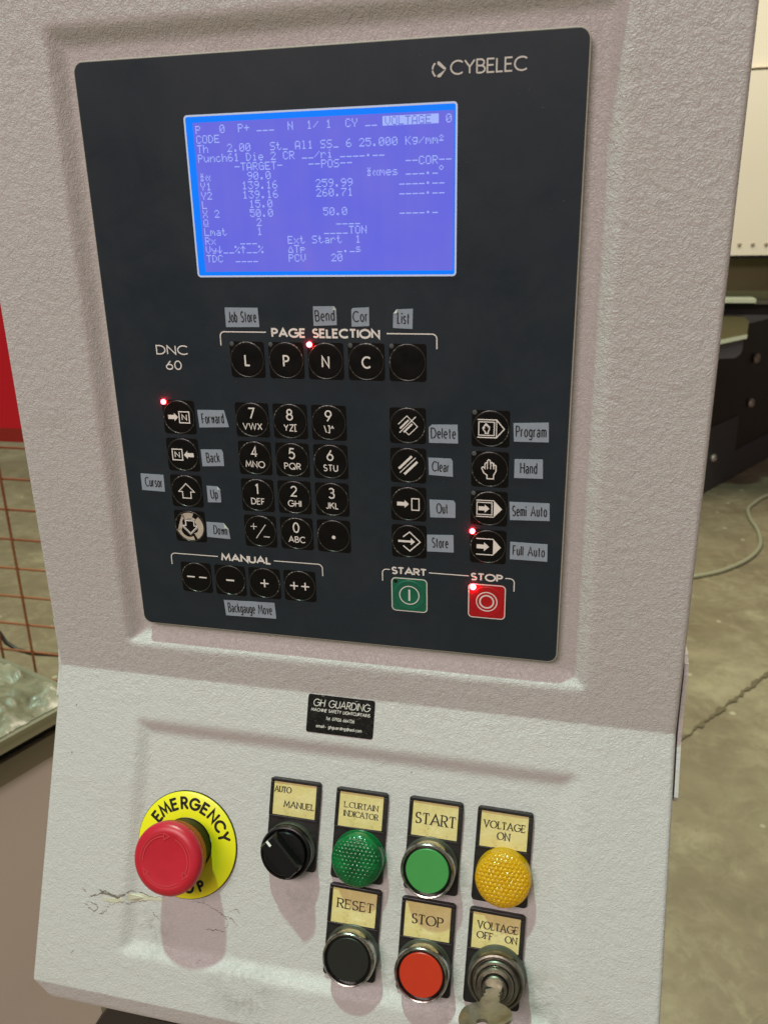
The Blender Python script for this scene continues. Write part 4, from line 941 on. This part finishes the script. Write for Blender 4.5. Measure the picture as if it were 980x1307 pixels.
def lens(par, M, m, r=14.6, name='lens', hgt=4.4, z0=7.6, bmp=.85):
    V = []; F = []; NR, NA = 64, 190; p = 2.45
    for i in range(NR + 1):
        rr = r * i / NR
        for j in range(NA):
            a = 2 * math.pi * j / NA; x, y = rr * math.cos(a), rr * math.sin(a)
            z = z0 + hgt * math.sqrt(max(0, 1 - (rr / r) ** 3.4))
            # hexagonal dimples
            qx = x / p; qy = y / (p * .8660254)
            row = round(qy); cx0 = round(qx - .5 * (row % 2)) + .5 * (row % 2)
            best = 9
            for r2 in (row - 1, row, row + 1):
                for k in (-1, 0, 1):
                    c0 = round(qx - .5 * (r2 % 2)) + .5 * (r2 % 2) + k
                    best = min(best, math.hypot((qx - c0) * p, (qy - r2) * p * .8660254))
            f = math.sqrt(max(0, 1 - (best / (p * .56)) ** 2)) * bmp * (1 if rr < r * .97 else 0)
            V.append((x, y, z + f))
    for i in range(NR):
        for j in range(NA):
            k = (j + 1) % NA; F.append((i * NA + j, (i + 1) * NA + j, (i + 1) * NA + k, i * NA + k))
    MB().add(V, F, True).build(name, m, par, M)
    MB().lathe([(13.6, 3.2), (13.0, 4.0), (7, 3.2), (3.2, 2.6), (3.1, 5.4), (.01, 6.2)], seg=48, cap=False).build('added_reflector', reflm, par, M)
    MB().lathe([(15.1, 2.0), (15.1, 3.0), (r + .15, 3.4), (r + .1, z0 + .4), (r - .6, z0 + .2)], seg=80, cap=False).build('lens_rim', m, par, M)
H = 12
pl, M = plate(112.6, 50.0, 'black selector switch on a plate reading AUTO MANUEL', [('AUTO', -12.4, -2.2, -8.0, 3.6, .42), ('MANUEL', -6.2, 12.0, -16.0, 3.7, .42)], 'selector_switch')
M = LO(112.0, 88.3, BASE)
MB().lathe([(15.0, 2.0), (15.0, 5.6), (14.7, 6.2)], seg=72, cap=False).build('seat_ring', olive, pl, M)
MB().lathe([(14.7, 5.8), (14.9, 7.0), (14.9, 10.2), (14.4, 11.0), (13.6, 11.2), (12.9, 10.6), (12.7, 8.6), (.01, 8.6)], seg=96, cap=False).build('ring', blkgloss, pl, M, 'glossy black switch ring')
MB().lathe([(12.2, 8.5), (12.1, 12.2), (11.6, 12.8), (.01, 12.8)], seg=72, cap=False).build('knob', blkgloss, pl, M)
Mg = M @ Matrix.Rotation(math.radians(-43), 4, 'Z')
g = MB(); Lw = []
for z, w_, l_ in ((12.6, 11.6, 24.0), (18.5, 10.4, 23.4), (20.0, 9.0, 22.0)):
    Lw.append([(-l_ / 2, -w_ / 2, z), (l_ / 2 - 1, -w_ / 2, z), (l_ / 2, -w_ / 2 + 2, z), (l_ / 2, w_ / 2 - 2, z), (l_ / 2 - 1, w_ / 2, z), (-l_ / 2, w_ / 2, z), (-l_ / 2 - .2, 0, z)])
g.loops(Lw, False, True, False); g.build('grip', blkgloss, pl, Mg)
MB().poly([(-11.6, -.1), (-8.2, -.1), (-8.2, 1.3), (-11.6, 1.3)], 20.05, 20.2).build('pointer_mark', white, pl, Mg)
pl, M = plate(151.6, 50.6, 'green ribbed indicator light under a plate reading L.CURTAIN INDICATOR', [('L.CURTAIN', -9.8, 9.9, -10.6, 3.4, .36), ('INDICATOR', -9.8, 10.2, -15.4, 3.4, .36)], 'indicator_light')
lens(pl, LO(152.6, 87.0, BASE), glens, 14.55, bmp=.6)
pl, M = plate(193.4, 50.0, 'chrome-ringed green push button under a plate reading START', [('START', -11.0, 11.6, -14.2, 6.4, .62)], 'push_button')
ring(pl, LO(192.4, 85.2, BASE), greencap)
pl, M = plate(231.0, 50.2, 'amber dimpled indicator light under a plate reading VOLTAGE ON', [('VOLTAGE', -11.2, 11.2, -10.8, 4.2, .46), ('ON', -3.6, 3.4, -16.4, 4.2, .46)], 'indicator_light')
lens(pl, LO(232.2, 84.8, BASE), amber, 14.7)
pl, M = plate(151.8, 103.6, 'chrome-ringed black push button under a plate reading RESET', [('RESET', -9.8, 11.2, -12.8, 5.4, .56)], 'push_button')
ring(pl, LO(152.6, 138.8, BASE), blkcap)
pl, M = plate(193.0, 104.2, 'chrome-ringed red push button under a plate reading STOP', [('STOP', -8.8, 8.8, -13.6, 5.6, .58)], 'push_button')
ring(pl, LO(192.8, 139.6, BASE), redcap)
pl, M = plate(230.2, 104.0, 'steel key switch under a plate reading VOLTAGE OFF ON', [('VOLTAGE', -10.2, 11.6, -10.4, 4.3, .46), ('OFF', -10.2, -1.4, -15.6, 3.9, .44), ('ON', 5.0, 11.4, -15.6, 3.9, .44)], 'key_switch')
M = LO(232.2, 136.2, BASE)
MB().lathe([(15.4, 2.0), (15.4, 4.2), (14.9, 4.8), (14.7, 8)], seg=72, cap=False).build('seat_ring', olive, pl, M)
MB().lathe([(14.6, 7.8), (14.75, 9), (14.75, 11.6), (14.3, 12.7), (13.4, 13.0), (12.6, 12.4), (12.4, 11.4), (11.6, 11.4)], seg=96, cap=False).build('bezel', steel, pl, M)
MB().lathe([(11.9, 11.2), (11.9, 14.0), (11.4, 14.6), (10.2, 14.7), (9.8, 14.2), (9.6, 13.4)], seg=80, cap=False).build('inner_ring', steel, pl, M)
MB().lathe([(9.8, 13.2), (9.7, 16.4), (9.2, 17.0), (7.2, 17.1), (7.0, 15.4), (6.4, 15.2)], seg=80, cap=False).build('lock_collar', steel, pl, M)
MB().lathe([(6.4, 15), (6.4, 18.6), (5.9, 19.2), (.01, 19.2)], seg=48, cap=False).build('lock_cylinder', steel, pl, M)
MB().rbox(0, 0, 9.4, 1.6, 19.25, 19.32, .4, .02).build('key_slot', blackv, pl, M)
# key sticking out of the lock: a thing of its own
Kt = bpy.data.objects.new('key', None); finish(Kt, None, LO(232.2, 136.2, BASE + 19.4)); Kt['label'] = 'worn flat metal key standing in the voltage key switch'; Kt['category'] = 'key'
Mk = LO(232.2, 136.2, BASE + 19.4)
ky = Vector((-.10, -.06, 1)).normalized(); kx = Vector((math.cos(.20), math.sin(.20), 0)); kx = (kx - ky * kx.dot(ky)).normalized()
Mk = Mk @ frame(Vector((0, 0, 0)), kx, ky, kx.cross(ky))
blade = [(-4.0, -6), (4.0, -6), (4.1, 3), (3.1, 4.4), (4.4, 6), (3.4, 7.4), (4.6, 9), (5.2, 16), (-5.2, 16), (-4.4, 9), (-3.2, 7.6), (-4.4, 6), (-3.2, 4.4), (-4.1, 3)]
MB().poly([(x, y) for x, y in blade], -.9, .9).build('blade', brass, Kt, Mk)
bow = [(13.2 * math.cos(a) * (1 + .06 * math.cos(3 * a)), 24.5 + 12.5 * math.sin(a)) for a in [2 * math.pi * i / 40 for i in range(40)]]
hole = [(3.0 * math.cos(a), 30.5 + 2.6 * math.sin(a)) for a in [2 * math.pi * i / 40 for i in range(40)]]
def sc_(P, k): return [(x * k, 24.5 + (y - 24.5) * k) for x, y in P]
bl_ = MB(); rings = [(hole, -.9), (sc_(bow, .95), -1.1), (bow, -.8), (bow, .8), (sc_(bow, .95), 1.1), (sc_(bow, .80), 1.1), (sc_(bow, .78), .8), (hole, .8), (hole, -.9)]
bl_.loops([[(x, y, z) for x, y in P_] for P_, z in rings], False, False); bl_.build('bow', brass, Kt, Mk)
# ---- cracked paint round the emergency stop
cr = MB()
def jag(P, wmax, n=7):
    out = []
    for (x0, y0), (x1, y1) in zip(P, P[1:]):
        for i in range(n): t = i / n; out.append((x0 + (x1 - x0) * t + random.uniform(-.55, .55), y0 + (y1 - y0) * t + random.uniform(-.45, .45)))
    out.append(P[-1])
    V = []; F = []
    for i, (x, y) in enumerate(out):
        w_ = random.uniform(.05, wmax) * (math.sin(math.pi * (i + .3) / (len(out))) ** .5 + .1)
        V += [(x, y - w_ / 2, surf_h(x, y) + .14), (x, y + w_ / 2, surf_h(x, y) + .14)]
        if i: F.append((2 * i - 2, 2 * i, 2 * i + 1, 2 * i - 1))
    ZI[0] += 1; cr.add([(x, y, z + (ZI[0] % 7) * .01) for x, y, z in V], F)
def surf_h(x, y): return -3.6 * sstep(-rrd(x, -y, 7.7, 269.6, 25.2, 167, 5) / 11.0)
def low_at(x, y):
    h = -3.6
    for _ in range(4):
        d = cam_ray(x, y); o_ = W(0, VF, HZ) + LN * (h * MM); c_ = W(*C3); dd = W(*d) / MM
        k = (o_ - c_).dot(LN) / dd.dot(LN); p = c_ + dd * k - o_; P = (p.x / MM, p.dot(-LA) / MM); h = surf_h(*P)
    return P
def L_(pts): return [low_at(*p) for p in pts]
jag(L_([(105, 1133), (111, 1138)]), .6); jag(L_([(113, 1145), (122, 1142), (132, 1139), (141, 1142), (150, 1145), (160, 1142), (166, 1136)]), 1.6); jag(L_([(125, 1136), (135, 1137), (146, 1143), (160, 1141)]), 1.0)
jag(L_([(108, 1152), (114, 1158), (121, 1163), (126, 1158), (121, 1153), (112, 1150)]), .8); jag(L_([(130, 1163), (136, 1162), (140, 1155), (138, 1148)]), .6); jag(L_([(166, 1137), (175, 1138), (190, 1143), (208, 1146)]), .5)
jag(L_([(140, 1156), (152, 1150), (166, 1153), (180, 1150), (195, 1149)]), .4); jag(L_([(258, 1150), (270, 1158), (281, 1164), (288, 1170), (291, 1180), (287, 1186)]), .45); jag(L_([(288, 1170), (296, 1172), (303, 1180)]), .5); jag(L_([(264, 1186), (276, 1187), (289, 1190)]), .6)
jag(L_([(190, 1158), (198, 1168), (208, 1178)]), .4); jag(L_([(128, 1166), (133, 1165)]), .9); jag(L_([(91, 1215), (95, 1213)]), .5); jag(L_([(250, 1231), (257, 1224)]), .3); jag(L_([(293, 1163), (303, 1160), (306, 1166)]), .35); jag(L_([(246, 1150), (262, 1153)]), .5)
cr.build('paint_crack', crackd, CON, LOR(0, 0, 0), 'dark cracks in the paint beside the emergency stop')
fm = MB()
def patch(P):
    Q = []
    for a, b in zip(P, P[1:] + P[:1]):
        for k in range(5): Q.append((a[0] + (b[0] - a[0]) * k / 5 + random.uniform(-.3, .3), a[1] + (b[1] - a[1]) * k / 5 + random.uniform(-.25, .25)))
    c = (sum(p[0] for p in Q) / len(Q), sum(p[1] for p in Q) / len(Q)); n = len(Q)
    V = [(x, y, surf_h(x, y) + .02) for x, y in Q] + [(c[0] + (x - c[0]) * .8, c[1] + (y - c[1]) * .8, surf_h(c[0] + (x - c[0]) * .8, c[1] + (y - c[1]) * .8) + .16) for x, y in Q] + [(c[0], c[1], surf_h(*c) + .12)]
    fm.add(V, [(k, (k + 1) % n, n + (k + 1) % n, n + k) for k in range(n)] + [(n + k, n + (k + 1) % n, 2 * n) for k in range(n)])
patch(L_([(163, 1141), (176, 1140), (192, 1143), (212, 1147), (210, 1150), (190, 1149), (172, 1151), (162, 1149)]))
patch(L_([(131, 1145), (142, 1146), (157, 1147), (158, 1150), (146, 1153), (134, 1150)]))
fm.build('filler_patch', filler, CON, LOR(0, 0, 0), 'pale filler showing where the paint has flaked')
